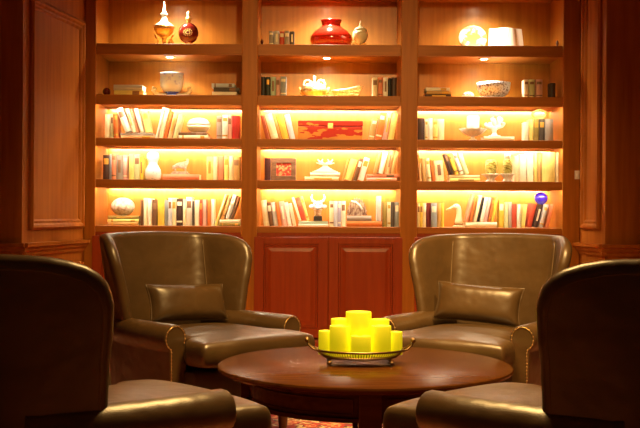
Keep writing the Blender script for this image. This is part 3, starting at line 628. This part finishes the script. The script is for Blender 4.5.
# 16 fan-shaped ornament
t = thing('fan_ornament', 'grey-brown fan-shaped shell ornament with white streak on stacked books, middle bay', 'ornament', spot(357, 4, 0.15, zd))
shell_m = noisy('shell_bands', (0.10, 0.03, 0.02), (0.30, 0.22, 0.15), (95, 10, 30), 0.4, lo=0.4, hi=0.6)
bm = bmesh.new(); tt = bmesh.new(); n = 24; F = []; Bk = []
cF = tt.verts.new((0, -2*S, 1*S)); cB = tt.verts.new((0, 3*S, 1*S))
for k in range(n+1):
    a = PI*k/n; r_ = (10 + 0.5*(-1)**k)
    F.append(tt.verts.new((r_*S*math.cos(a), -0.8*S, r_*1.75*S*math.sin(a)))); Bk.append(tt.verts.new((r_*S*math.cos(a), 1.8*S, r_*1.75*S*math.sin(a))))
for k in range(n):
    tt.faces.new((cF, F[k], F[k+1])); tt.faces.new((cB, Bk[k+1], Bk[k])); tt.faces.new((F[k], Bk[k], Bk[k+1], F[k+1]))
tt.faces.new((cF, F[-1], Bk[-1], cB)); tt.faces.new((cF, cB, Bk[0], F[0])); merge(bm, tt); obj('fan', bm, shell_m, t)
bm = bmesh.new(); tube(bm, [(-6*S, -1.6*S, 14.5*S), (-1*S, -1.9*S, 13.5*S), (3*S, -2*S, 10*S), (5*S, -2*S, 6*S)], 0.9*S); obj('white_streak', bm, porcelain, t, True)
bm = bmesh.new(); lathe(bm, L([(0, 0), (6, 0), (5, 1.4), (0, 1.5)]), 20, sy=0.6); obj('foot', bm, shell_m, t, True)
# 17 right bay top shelf
t = thing('plate', 'round cream and tan stone plate standing on edge, right bay top shelf', 'plate', spot(471.5, 0, 0.2))
two = noisy('two_tone_stone', (0.20, 0.12, 0.035), (0.50, 0.44, 0.34), (9, 9, 14), 0.35, lo=0.5, hi=0.54)
bm = bmesh.new(); Mx = Matrix.Translation((0, 0, 12.9*S)) @ Matrix.Rotation(R(78), 4, 'X') @ Matrix.Diagonal((1.08, 1, 1, 1))
lathe(bm, L([(0, 1.2), (9, 1.2), (13, 2.6), (13.4, 2.4), (13.4, 1.8), (10, 0.2), (0, 0)]), 44, Mx); obj('dish', bm, two, t, True)
bm = bmesh.new(); box(bm, -7*S, 7*S, -3.8*S, 5*S, 0, 1*S, 0.2*S); tube(bm, [(0, 4*S, 0.8*S), (0, 3.6*S, 10*S)], 0.6*S); obj('easel', bm, fr, t)
t = thing('book', 'open white book on small brown stand, right bay top shelf', 'book', spot(506.5, 0, 0.13))
pg = mat('white_page', (0.9, 0.88, 0.84), 0.7)
bm = bmesh.new()
for s in (-1, 1):
    Mx = Matrix.Translation((0, 0, 3*S)) @ Matrix.Rotation(s*R(22), 4, 'Z') @ Matrix.Rotation(R(-12), 4, 'X')
    tt = bmesh.new(); n = 8; A = []; 
    for k in range(n+1):
        f = k/n; A.append((s*f*19.5*S, (-1.2*math.sin(PI*min(1, f*1.5)) )*S*0.9))
    pr = A + [(s*19.5*S, 1.5*S), (0, 1.5*S)]
    lo = [tt.verts.new((x_, y_, 0.4*S)) for x_, y_ in pr]; hi = [tt.verts.new((x_, y_, 21*S)) for x_, y_ in pr]; N = len(pr)
    for k in range(N): tt.faces.new((lo[k], lo[(k+1) % N], hi[(k+1) % N], hi[k]))
    tt.faces.new(lo); tt.faces.new(hi); merge(bm, tt, Mx)
obj('pages', bm, pg, t)
bm = bmesh.new()
for s in (-1, 1):
    Mx = Matrix.Translation((0, 0, 3*S)) @ Matrix.Rotation(s*R(22), 4, 'Z') @ Matrix.Rotation(R(-12), 4, 'X'); box(bm, min(0, s*20.2*S), max(0, s*20.2*S), 1.5*S, 2.2*S, 0, 21.6*S, M=Mx)
obj('cover', bm, cover_mat('dark brown'), t)
bm = bmesh.new(); box(bm, -17*S, 1*S, -3*S, 8*S, 0, 1.6*S, 0.4*S); box(bm, -17*S, 1*S, -3.6*S, -2.4*S, 1.2*S, 4.4*S, 0.4*S); tube(bm, [(-3*S, 7.4*S, 1.2*S), (0, 6.6*S, 14*S)], 0.8*S); obj('book_stand', bm, fr, t)
bm = bmesh.new(); lathe(bm, L([(0, 0), (1.8, 0), (1.4, 1.2), (0.9, 2.5), (1.6, 4.4), (1.2, 6), (0.5, 7), (0, 8)]), 16)
tag(obj('finial', bm, mat('dark_wood_finial', (0.14, 0.04, 0.015), 0.4), None, True, spot(556.5, 0, 0.1)), 'small dark brown finial at right end of right bay top shelf', 'ornament')
# 18 right bay second shelf
mosaic = noisy('blue_brown_mosaic', (0.74, 0.80, 0.98), (0.14, 0.12, 0.22), (70, 70, 70), 0.3, kind='voronoi', lo=0.54, hi=0.80)
t = thing('bowl', 'white bowl with blue-brown mosaic pattern, right bay second shelf', 'bowl', spot(493, 1))
bm = bmesh.new(); lathe(bm, L([(6, 2), (10, 3), (14, 6), (16.4, 11), (17, 17.4), (16.2, 17.5), (15.4, 11), (12, 5), (0, 3.4)]), 44); obj('body', bm, mosaic, t, True)
bm = bmesh.new(); lathe(bm, L([(0, 0), (13, 0), (13.6, 0.8), (7, 1.4), (6, 2.2), (0, 2.3)]), 36); obj('foot_plate', bm, porcelain, t, True)
t = thing('lattice_ball', 'small openwork grey lattice ball left of the mosaic bowl', 'ornament', spot(467.5, 1))
bm = bmesh.new()
for ax in range(3):
    for q in (-0.55, 0, 0.55):
        rr = math.sqrt(1-q*q)*3.6*S; ring = []
        for k in range(20):
            a = 2*PI*k/20; p = [rr*math.cos(a), rr*math.sin(a)]; p.insert(ax, q*3.6*S); ring.append((p[0]*1.6, p[1], p[2]+4.2*S))
        tube(bm, ring, 0.42*S, 6, True)
obj('lattice', bm, mat('pewter', (0.62, 0.55, 0.45), 0.4, 0.6), t, True)
# 19 right bay third shelf: lotus bowl with candle, coral sculpture, gold ring
t = thing('lotus_bowl', 'white petal-edged footed bowl left of the coral sculpture', 'bowl', spot(472.5, 2))
bm = bmesh.new(); lathe(bm, L([(0, 0), (4.8, 0), (4.6, 1), (2, 2.4), (1.8, 4.4), (6, 6), (10, 8.6), (13.4, 12.4), (12.6, 12.6), (9, 9.4), (0, 7)]), 48, flute=12, fl=0.07); obj('body', bm, porcelain, t, True)
t2 = tag(obj('pillar_candle', (lambda b_: (lathe(b_, L([(0, 0), (6.2, 0), (6.4, 0.5), (6.4, 14.6), (6, 15.4), (0, 14.6)]), 28), b_)[1])(bmesh.new()), porcelain, None, True, spot(472.5, 2, 0.14, ST[2]+9.6*S)), 'white pillar candle standing in the petal-edged bowl', 'candle')
bm = bmesh.new(); tube(bm, [(0, 0, 14.4*S), (0.1*S, 0, 16*S)], 0.25*S, 6); obj('wick', bm, ped, t2)
t = thing('coral_sculpture', 'white coral sculpture on a flat ivory book, right bay third shelf', 'sculpture', spot(494, 2, 0.15, ze))
bm = bmesh.new(); lathe(bm, L([(0, 0), (7, 0), (6.4, 1), (3, 2), (2.2, 4), (0, 4.2)]), 24); obj('foot', bm, porcelain, t, True)
V = [(0, 0, 3), (0, 0, 8), (-4, 0, 10), (-8, -1, 10.5), (-9.5, 0, 14.5), (-5, 0, 15), (0, 0, 14), (-3, 1, 19.5), (0, -1, 21), (4, 0, 10), (8, 1, 10.8), (10, 0, 15), (5, -1, 16), (4, 1, 20.5), (8, 0, 19)]
E = [(0, 1), (1, 2), (2, 3), (3, 4), (2, 5), (1, 6), (6, 7), (6, 8), (1, 9), (9, 10), (10, 11), (9, 12), (12, 13), (12, 14)]
skin_obj('coral', [(a*S, b*S, c*S) for a, b, c in V], E, [q*S for q in (2.4, 2.3, 1.9, 2.2, 2.4, 2.2, 2.4, 2.4, 2.6, 1.9, 2.0, 2.2, 2.3, 2.2, 2.0)], porcelain, t)
zring = PX(540, 119, YF+SETBACK)[1]
bm = bmesh.new(); tube(bm, [(7*S*math.cos(2*PI*k/32), 0, 4.6*S+4.0*S*math.sin(2*PI*k/32)) for k in range(32)], 1.5*S, 10, True)
box(bm, -6*S, 6*S, -2.2*S, 2.2*S, -0.9*S, 0.4*S, 0.3*S)
tag(obj('ring_ornament', bm, noisy('old_gold', (0.45, 0.26, 0.06), (0.62, 0.40, 0.12), (50, 50, 50), 0.3, metal=0.8), None, True, (PX(539.5, 113, YF+0.15)[0], YF+0.15, zring+1.0*S)), 'gold ring ornament lying atop upright books, right bay third shelf', 'ornament')
# 20 right bay fourth shelf: two twisted candlesticks
tw = noisy('yellow_green_ribbed', (0.20, 0.16, 0.010), (0.50, 0.45, 0.12), (40, 40, 120), 0.3, coat=0.4, lo=0.42, hi=0.55)
for px_, lab in ((490.8, 'yellow-green twisted candlestick on white lotus foot, nearer the flat cream books'), (508.6, 'yellow-green twisted candlestick on lotus foot with white candle stub, beside tall books')):
    t = thing('candlestick', lab, 'candlestick', spot(px_-(0 if px_ < 500 else 1.2), 3, 0.12 if px_ < 500 else 0.06), 0, 'pair of yellow-green candlesticks')
    big = 1.0 if px_ < 500 else 0.8
    bm = bmesh.new(); lathe(bm, L([(0, 0), (5, 0), (4, 1.5), (3, 3), (6*big, 6), (8.6*big, 7.6), (7*big, 8), (0, 6.4)]), 40, flute=8, fl=0.16); obj('lotus_foot', bm, porcelain, t, True)
    tt = bmesh.new(); rings = []
    for j in range(25):
        z_ = (7.4 + 15*j/24)*S; q = j/24; env = (4.4 + 1.3*math.sin(PI*q))*big*S if 0 < j < 24 else 2.6*S*big
        rings.append([tt.verts.new((env*(1+0.09*math.cos(6*(2*PI*k/36)+q*7))*math.cos(2*PI*k/36), env*(1+0.09*math.cos(6*(2*PI*k/36)+q*7))*math.sin(2*PI*k/36), z_)) for k in range(36)])
    for A, B in zip(rings, rings[1:]):
        for k in range(36): tt.faces.new((A[k], A[(k+1) % 36], B[(k+1) % 36], B[k]))
    tt.faces.new(rings[0]); tt.faces.new(rings[-1]); bm = bmesh.new(); merge(bm, tt); obj('twisted_stem', bm, tw, t, True)
    if px_ > 500:
        bm = bmesh.new(); lathe(bm, L([(0, 22.4), (2.9, 22.4), (2.9, 27.4), (2.4, 28), (0, 27.6)]), 20); obj('candle_stub', bm, porcelain, t, True)
# 21 goose head, blue ball
t = thing('goose_ornament', 'cream goose head and neck ornament on right bay bottom shelf', 'ornament', spot(458.5, 4, 0.13))
V = [(0, 0, 2.2), (0.4, 0, 7), (0.8, 0, 12), (0.8, 0, 17), (-0.6, 0, 20.5), (-3, 0, 21.2), (-6, 0, 19.8)]
skin_obj('neck', [(a*S, b*S, c*S) for a, b, c in V], [(i, i+1) for i in range(6)], [q*S for q in (5, 4, 3, 2.7, 3.4, 3.1, 1.8)], cream_cer, t)
bm = bmesh.new(); tube(bm, [(-5.4*S, 0, 20*S), (-9*S, 0, 18.2*S), (-12.4*S, 0, 17.2*S)], lambda f: (1.7-1.0*f)*S, 10); obj('beak', bm, mat('beak_ochre', (0.75, 0.58, 0.28), 0.4), t, True)
bm = bmesh.new()
for s in (-1, 1): sphere(bm, (-3.4*S, s*2.7*S, 21.6*S), 0.5*S, u=8, v=6)
obj('eyes', bm, ped, t, True)
bm = bmesh.new(); lathe(bm, L([(0, 0), (5.6, 0), (5.8, 1), (5, 1.8), (0, 2)]), 24); obj('foot', bm, cream_cer, t, True)
zball = PX(541, 205, YF+SETBACK)[1]
bm = bmesh.new(); sphere(bm, (0, 0, 6.5*S), 6.5*S, (1.03, 1.03, 1), 28, 18); lathe(bm, L([(0, -0.4), (2.2, -0.4), (2.4, 0.6), (0, 0.7)]), 16)
tag(obj('ball', bm, mat('cobalt_blue_glass', (0.03, 0.012, 0.42), 0.08, coat=0.8), None, True, (PX(541, 200, YF+0.15)[0], YF+0.15, zball+0.2*S)), 'shiny cobalt blue glass ball resting on leaning books, right bay', 'ball')

# ------------------------------------------------------------------ wing chairs
def interp(pts, x):
    if x <= pts[0][0]: return pts[0][1]
    for (a, va), (b, vb) in zip(pts, pts[1:]):
        if x <= b:
            f = (x-a)/(b-a); f = f*f*(3-2*f)*0.35 + f*0.65; return va+(vb-va)*f
    return pts[-1][1]
WING = [(0.24, 0.05), (0.46, 0.12), (0.60, 0.165), (0.70, 0.185), (0.79, 0.208), (0.87, 0.222), (0.91, 0.215), (0.935, 0.195), (0.951, 0.15), (0.961, 0.10), (0.965, 0.045)]
ZLO, ZHI = 0.24, 0.965
A0, A1, T0, T1 = 0.176, 0.042, 88, 21
RC = 0.10
def back_pt(s, z):
    t = (z-ZLO)/(ZHI-ZLO); a = A0 + A1*t; th = R(T0 - T1*t); yb = 0.24 + 0.13*t
    sg = 1 if s >= 0 else -1; s = abs(s); arc = RC*th
    dish = 0.018*(1-min(1, (s/a))**2)
    if s <= a: x, f = s, -dish
    elif s <= a+arc: q = (s-a)/RC; x, f = a+RC*math.sin(q), RC*(1-math.cos(q))
    else:
        x0, f0 = a+RC*math.sin(th), RC*(1-math.cos(th)); d = s-a-arc; bow = 0.35*d*d*t
        x, f = x0 + d*math.cos(th) + bow, f0 + d*math.sin(th)
    crown = 0.012*(1-min(1, s/0.35)**2)*t**4
    return Vector((sg*x, yb-f, z+crown))
def smax(z):
    t = (z-ZLO)/(ZHI-ZLO); return A0+A1*t + RC*R(T0-T1*t) + interp(WING, z)
def back_normal(s, z):     # pointing outward (behind)
    e = 1e-3; a = back_pt(s+e, z)-back_pt(s-e, z); b = back_pt(s, z+e)-back_pt(s, z-e); n = a.cross(b); n.normalize()
    return -n if n.y < 0 and abs(s) < 0.2 else n
def make_chair(label, loc, rotz):
    t = thing('wing_chair', label, 'armchair', loc, rotz, 'four brown leather wing chairs around the table')
    nu, nv = 36, 22; TH = 0.058
    zs_ = [ZLO + (ZHI-ZLO)*(1-(1-j/nv)**1.7) for j in range(nv+1)]
    def n_out(s, z):
        n = back_normal(s, z)
        ref = Vector((0.9*s, 1.0, 0)); return n if n.dot(ref) > 0 else -n
    bm = bmesh.new(); GI, GO = [], []
    for z in zs_:
        sm = smax(z); zn = min(max(z, ZLO+0.002), ZHI-0.002); a, b = [], []
        for i in range(nu+1):
            s_ = sm*(2*i/nu-1); p = back_pt(s_, z); a.append(bm.verts.new(p)); b.append(bm.verts.new(p + n_out(s_, zn)*TH))
        GI.append(a); GO.append(b)
    for j in range(nv):
        for i in range(nu):
            bm.faces.new((GI[j][i], GI[j][i+1], GI[j+1][i+1], GI[j+1][i])); bm.faces.new((GO[j][i], GO[j+1][i], GO[j+1][i+1], GO[j][i+1]))
    for i in range(nu): bm.faces.new((GI[0][i], GO[0][i], GO[0][i+1], GI[0][i+1]))
    bound = [(j, 0) for j in range(nv+1)] + [(nv, i) for i in range(1, nu+1)] + [(j, nu) for j in range(nv-1, -1, -1)]
    prev = None
    for q, (j, i) in enumerate(bound):       # half-round rim from the inner face to the outer face
        pi_, po = GI[j][i].co, GO[j][i].co
        j0, i0 = bound[max(q-1, 0)]; j1, i1 = bound[min(q+1, len(bound)-1)]
        tg_ = GI[j1][i1].co-GI[j0][i0].co; tg_.normalize(); n = (po-pi_).normalized(); od = tg_.cross(n); od.normalize()
        cen = sum((v.co for v in GI[nv//2]), Vector())/(nu+1)
        if od.dot(pi_-cen) < 0: od = -od
        ring = [GI[j][i]] + [bm.verts.new(pi_.lerp(po, (1-math.cos(PI*k/6))/2) + od*TH*0.5*math.sin(PI*k/6)) for k in range(1, 6)] + [GO[j][i]]
        if prev:
            for k in range(6): bm.faces.new((prev[k], ring[k], ring[k+1], prev[k+1]))
        prev = ring
    o = obj('backrest', bm, leather, t, True)
    # piping along the rim, back edge and the wing seams
    rim = []
    for z in zs_[5:]: rim.append((smax(z), z))
    path = [(-s, z) for s, z in rim] + [(smax(ZHI)*(-1+2*k/14), ZHI) for k in range(1, 14)] + [(s, z) for s, z in reversed(rim)]
    for nm, off in (('rim_piping', TH-0.004),):
        bm = bmesh.new(); pts = [back_pt(s*0.995, z-0.004) + n_out(s*0.99, min(z, ZHI-0.002))*off for s, z in path]
        tube(bm, pts, 0.0055, 6); obj(nm, bm, leather_trim, t, True)
    for sg in (-1, 1):
        bm = bmesh.new(); pts = []
        for k in range(18):
            z = 0.46 + (ZHI-0.475)*k/17; tt = (z-ZLO)/(ZHI-ZLO); a = A0+A1*tt + RC*R(T0-T1*tt)*0.75
            pts.append(back_pt(sg*a, z) - n_out(sg*a, z)*0.001)
        tube(bm, pts, 0.0035, 6); obj('wing_seam', bm, leather_trim, t, True)
    # frame under the seat
    bm = bmesh.new(); box(bm, -0.315, 0.315, -0.43, 0.27, 0.14, 0.355, 0.02, 3); obj('seat_base', bm, leather, t, True)
    # seat cushion, T shaped, domed
    prof = [(-0.285, 0.17), (0.285, 0.17), (0.285, -0.25), (0.355, -0.27), (0.355, -0.40), (-0.355, -0.40), (-0.355, -0.27), (-0.285, -0.25)]
    bm = bmesh.new(); n = 26; H_ = 0.135
    def inside(x, y):
        return 1
    tg = bmesh.new(); top = []; bot = []
    for j in range(n+1):
        y = -0.55 + 0.72*j/n
        f = 1 if y < -0.385 else (0 if y > -0.345 else (-0.345-y)/0.04); hw = 0.285 + 0.065*f
        r1, r2 = [], []
        bow = 0
        for i in range(n+1):
            x = hw*(2*i/n-1); u, v = 2*i/n-1, 2*j/n-1
            e = max(0, 1-abs(u)**6)**0.5 * max(0, 1-abs(v)**8)**0.5
            dome = 0.022*(1-u*u)*(1-v*v)
            yy = y - (0.02*(1-u*u) if j == 0 else 0.02*(1-u*u)*(1-j/n))
            mid = 0.378+H_/2
            r1.append(tg.verts.new((x, yy, mid + (H_/2)*(0.72+0.28*e) + dome))); r2.append(tg.verts.new((x, yy, mid - (H_/2)*(0.72+0.28*e))))
        top.append(r1); bot.append(r2)
    for j in range(n):
        for i in range(n):
            tg.faces.new((top[j][i], top[j][i+1], top[j+1][i+1], top[j+1][i])); tg.faces.new((bot[j][i], bot[j+1][i], bot[j+1][i+1], bot[j][i+1]))
    for i in range(n):
        tg.faces.new((top[0][i], bot[0][i], bot[0][i+1], top[0][i+1])); tg.faces.new((top[n][i], top[n][i+1], bot[n][i+1], bot[n][i]))
        tg.faces.new((top[i][0], top[i+1][0], bot[i+1][0], bot[i][0])); tg.faces.new((top[i][n], bot[i][n], bot[i+1][n], top[i+1][n]))
    merge(bm, tg); cu = obj('seat_cushion', bm, leather, t, True); sub(cu, 1)
    bm = bmesh.new(); 
    # arms
    for sg in (-1, 1):
        cx, cz, r_ = 0.365, 0.512, 0.066
        prof = [(0.300, 0.15), (0.300, 0.47)]
        for k in range(15):
            a = R(208 - k*(208+55)/14)
            prof.append((cx + r_*math.cos(a), cz + r_*math.sin(a)))
        prof += [(0.400, 0.445), (0.392, 0.15)]
        bm = bmesh.new(); tt = bmesh.new(); ys = [(-0.350, 0.93), (-0.340, 1.0), (-0.1, 1.0), (0.08, 1.0), (0.2, 0.98), (0.27, 0.94)]
        rings = []
        c0 = Vector((0.352, 0, 0.4))
        for y, sc in ys:
            ring = []
            for x, z in prof:
                xx = 0.352 + (x-0.352)*sc - max(0, y)*0.22; zz = 0.53 + (z-0.53)*sc if z > 0.44 else z
                zz += 0.0*max(0, y)/0.27 if z > 0.44 else 0
                ring.append(tt.verts.new((sg*xx, y, zz)))
            rings.append(ring)
        N = len(prof)
        for A, B in zip(rings, rings[1:]):
            for k in range(N): tt.faces.new((A[k], A[(k+1) % N], B[(k+1) % N], B[k]))
        tt.faces.new(rings[0]); tt.faces.new(rings[-1]); merge(bm, tt)
        arm = obj('arm', bm, leather, t, True)
        ed = arm.modifiers.new('split', 'EDGE_SPLIT'); ed.split_angle = R(50)
        bm = bmesh.new()       # brass nails round the scroll front
        line = []
        for k in range(15):
            a = R(205 - k*(205+62)/14); line.append((cx+(r_-0.009)*math.cos(a), cz+(r_-0.009)*math.sin(a)))
        for k in range(18): line.append((0.389, 0.448-0.0165*k))
        for x, z in line:
            sphere(bm, (sg*(0.352+(x-0.352)*0.95), -0.3515, z), 0.0042, (1, 0.6, 1), 8, 5)
        tube(bm, [(sg*(0.352+(x-0.352)*0.95), -0.3502, z) for x, z in line], 0.0022, 6); obj('nailhead_trim', bm, brass, arm, True)
    for sx in (-1, 1):
        for y in (-0.39, 0.22):
            bm = bmesh.new(); q = 0.27; 
            lathe(bm, [(0, 0), (0.017, 0), (0.02, 0.01), (0.026, 0.08), (0.032, 0.145), (0, 0.146)], 16, Matrix.Translation((sx*q, y, 0)))
            obj('leg', bm, wood_dark, t, True)
    return t
CH = {'bl': ((-0.645, 5.42, 0), R(43)), 'br': ((0.83, 5.46, 0), R(-31)), 'fl': ((-0.785, 3.18, 0), R(131)), 'fr': ((0.832, 3.155, 0), R(-134))}
make_chair('brown leather wing chair with pillow behind table at left, facing right', *CH['bl'])
make_chair('brown leather wing chair with pillow behind table at right, lit from above', *CH['br'])
make_chair('dark brown leather wing chair in left foreground seen from behind', *CH['fl'])
make_chair('dark brown leather wing chair in right foreground seen from behind', *CH['fr'])

def make_pillow(label, chair, off, rot, wd=0.46, hh=0.20, dd=0.125):
    (cx, cy, _), rz = CH[chair]
    t = thing('lumbar_pillow', label, 'pillow', (0, 0, 0), 0, 'leather lumbar pillows')
    n = 22; bm = bmesh.new(); F, B = [], []
    for j in range(n+1):
        a, b = [], []
        for i in range(n+1):
            u, v = 2*i/n-1, 2*j/n-1
            pin = 1 - 0.07*(1-abs(u)**2)*abs(v)**3*0.8; pinx = 1-0.06*(1-v*v)*abs(u)**3
            x, z = u*wd/2*pinx, v*hh/2*pin
            d = dd/2*(max(0, 1-u**4)**0.6)*(max(0, 1-v**4)**0.6)
            a.append(bm.verts.new((x, -d-0.003, z))); b.append(bm.verts.new((x, d+0.003, z)))
        F.append(a); B.append(b)
    for j in range(n):
        for i in range(n):
            bm.faces.new((F[j][i], F[j][i+1], F[j+1][i+1], F[j+1][i])); bm.faces.new((B[j][i], B[j+1][i], B[j+1][i+1], B[j][i+1]))
    for i in range(n):
        bm.faces.new((F[0][i], B[0][i], B[0][i+1], F[0][i+1])); bm.faces.new((F[n][i], F[n][i+1], B[n][i+1], B[n][i]))
        bm.faces.new((F[i][0], F[i+1][0], B[i+1][0], B[i][0])); bm.faces.new((F[i][n], B[i][n], B[i+1][n], F[i+1][n]))
    obj('cover', bm, leather, t, True)
    bm = bmesh.new(); ring = []
    for k in range(80):
        q = k/20; s = int(q); f = q-s
        u, v = [(2*f-1, -1), (1, 2*f-1), (1-2*f, 1), (-1, 1-2*f)][s]
        pin = 1 - 0.07*(1-abs(u)**2)*abs(v)**3*0.8; pinx = 1-0.06*(1-v*v)*abs(u)**3
        ring.append((u*wd/2*pinx*1.004, 0, v*hh/2*pin*1.004))
    tube(bm, ring, 0.0045, 6, True); obj('piping', bm, leather, t, True)
    t.matrix_world = Matrix.Translation((cx, cy, 0)) @ Matrix.Rotation(rz, 4, 'Z') @ Matrix.Translation(off) @ Matrix.Rotation(rot[2], 4, 'Z') @ Matrix.Rotation(rot[1], 4, 'Y') @ Matrix.Rotation(rot[0], 4, 'X')
    return t
make_pillow('brown leather lumbar pillow on the left chair behind the table', 'bl', (0.03, 0.10, 0.63), (R(-18), R(2), 0), 0.49, 0.195)
make_pillow('brown leather lumbar pillow on the right chair behind the table', 'br', (-0.04, 0.085, 0.632), (R(-16), R(3), R(5)), 0.47)

# ------------------------------------------------------------------ round table
TX, TY, TZ = 0.19, 4.38, 0.48
t = thing('coffee_table', 'round dark mahogany coffee table between the four leather chairs', 'table', (TX, TY, 0))
bm = bmesh.new(); lathe(bm, [(0, TZ), (0.572, TZ), (0.575, TZ-0.0015), (0.598, TZ-0.002), (0.609, TZ-0.007), (0.612, TZ-0.014), (0.608, TZ-0.022), (0.596, TZ-0.027), (0.588, TZ-0.034), (0.57, TZ-0.038), (0, TZ-0.038)], 128)
o = obj('table_top', bm, wood_table, t, True); e = o.modifiers.new('split', 'EDGE_SPLIT'); e.split_angle = R(40)
bm = bmesh.new(); za_, zb2 = 0.325, TZ-0.0385; lathe(bm, [(0.49, zb2), (0.49, zb2-0.012), (0.482, zb2-0.014), (0.482, za_+0.018), (0.492, za_+0.016), (0.494, za_), (0.47, za_), (0.47, zb2)], 96)
o = obj('apron', bm, wood_table, t, True); e = o.modifiers.new('split', 'EDGE_SPLIT'); e.split_angle = R(40)
for k in range(4):
    a0 = R(-90) + k*PI/2; a1 = a0 + PI/2; bm = bmesh.new(); d = 0.13
    pts = [(0.483*math.cos(a0+d+(PI/2-2*d)*i/20), 0.483*math.sin(a0+d+(PI/2-2*d)*i/20), zb2-0.03) for i in range(21)]
    pts += [(0.483*math.cos(a0+d+(PI/2-2*d)*i/20), 0.483*math.sin(a0+d+(PI/2-2*d)*i/20), za_+0.03) for i in range(20, -1, -1)]
    tube(bm, pts, 0.0032, 6, True); obj('panel_bead', bm, wood_table, t, True)
    bm = bmesh.new(); Mx = Matrix.Rotation(a0, 4, 'Z'); box(bm, 0.455, 0.512, -0.043, 0.043, 0.30, zb2-0.0005, 0.003, M=Mx)
    tt = bmesh.new(); q = [(0.455, -0.043), (0.512, -0.043), (0.512, 0.043), (0.455, 0.043)]; q2 = [(0.462, -0.028), (0.5, -0.028), (0.5, 0.028), (0.462, 0.028)]
    A = [tt.verts.new((x, y, 0.301)) for x, y in q]; B = [tt.verts.new((x, y, 0.0)) for x, y in q2]
    for i in range(4): tt.faces.new((A[i], A[(i+1) % 4], B[(i+1) % 4], B[i]))
    tt.faces.new(A); tt.faces.new(B); merge(bm, tt, Mx); obj('leg', bm, wood_table, t)

# ------------------------------------------------------------------ candle tray
bx, by = PX(360, 360, 4.36)[0], 4.36
tz = TZ + 0.0006
t = thing('candle_tray', 'bronze oval openwork tray with curled handles on the round table', 'tray', (bx, by, tz))
AX, AY = 0.175, 0.125
bm = bmesh.new()
lathe(bm, [(0, 0.028), (0.94, 0.028), (0.96, 0.031), (0.94, 0.034), (0, 0.034)], 72, sx=AX*0.86, sy=AY*0.86); obj('tray_floor', bm, bronze, t)
bm = bmesh.new()
def el(f, k, z): return (AX*k*math.cos(2*PI*f), AY*k*math.sin(2*PI*f), z)
tube(bm, [el(i/72, 0.86, 0.031) for i in range(72)], 0.0045, 8, True); tube(bm, [el(i/72, 1.02, 0.058) for i in range(72)], 0.0050, 8, True)
for i in range(96): tube(bm, [el(i/96, 0.86, 0.031), el(i/96, 0.95, 0.041), el(i/96, 1.02, 0.058)], 0.0020, 5)
obj('openwork_rim', bm, bronze, t, True)
for s in (-1, 1):
    bm = bmesh.new()
    for dy in (-0.035, 0.035):
        tube(bm, [(s*0.168, dy*0.9, 0.055), (s*0.195, dy*0.7, 0.062), (s*0.213, dy*0.45, 0.078), (s*0.220, dy*0.3, 0.095)], 0.0045, 8)
    tube(bm, [(s*0.220, -0.014, 0.096), (s*0.220, 0.014, 0.096)], 0.0065, 10)
    for dy in (-0.016, 0.016): sphere(bm, (s*0.220, dy, 0.097), 0.0095, u=14, v=10)
    obj('handle', bm, bronze, t, True)
for sx in (-1, 1):
    for sy in (-1, 1):
        bm = bmesh.new(); fx, fy = sx*0.125, sy*0.062
        tube(bm, [(fx*0.92, fy*0.92, 0.032), (fx, fy, 0.022), (fx*1.02, fy*1.04, 0.010)], 0.006, 8); sphere(bm, (fx*1.02, fy*1.04, 0.0095), 0.0095, (1.25, 1.1, 1), 14, 10)
        obj('foot', bm, bronze, t, True)
def candle(px, half, top, dy, label):
    Y = by+dy; x, zt = PX(px, top, Y); z0 = tz+0.0345; h = zt-z0; r_ = half/FPX*Y
    bm = bmesh.new(); lathe(bm, [(0, 0), (r_*0.98, 0), (r_, 0.002), (r_*0.995, h*0.5), (r_, h-0.004), (r_*0.97, h-0.0008), (r_*0.86, h), (r_*0.7, h-0.006), (0, h-0.008)], 40)
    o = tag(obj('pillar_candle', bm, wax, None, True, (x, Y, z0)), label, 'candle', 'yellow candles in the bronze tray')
    o.modifiers.new('split', 'EDGE_SPLIT').split_angle = R(50)
    bm = bmesh.new(); tube(bm, [(0, 0, h-0.0085), (0.001, 0, h-0.002)], 0.0014, 6); obj('wick', bm, ped, o)
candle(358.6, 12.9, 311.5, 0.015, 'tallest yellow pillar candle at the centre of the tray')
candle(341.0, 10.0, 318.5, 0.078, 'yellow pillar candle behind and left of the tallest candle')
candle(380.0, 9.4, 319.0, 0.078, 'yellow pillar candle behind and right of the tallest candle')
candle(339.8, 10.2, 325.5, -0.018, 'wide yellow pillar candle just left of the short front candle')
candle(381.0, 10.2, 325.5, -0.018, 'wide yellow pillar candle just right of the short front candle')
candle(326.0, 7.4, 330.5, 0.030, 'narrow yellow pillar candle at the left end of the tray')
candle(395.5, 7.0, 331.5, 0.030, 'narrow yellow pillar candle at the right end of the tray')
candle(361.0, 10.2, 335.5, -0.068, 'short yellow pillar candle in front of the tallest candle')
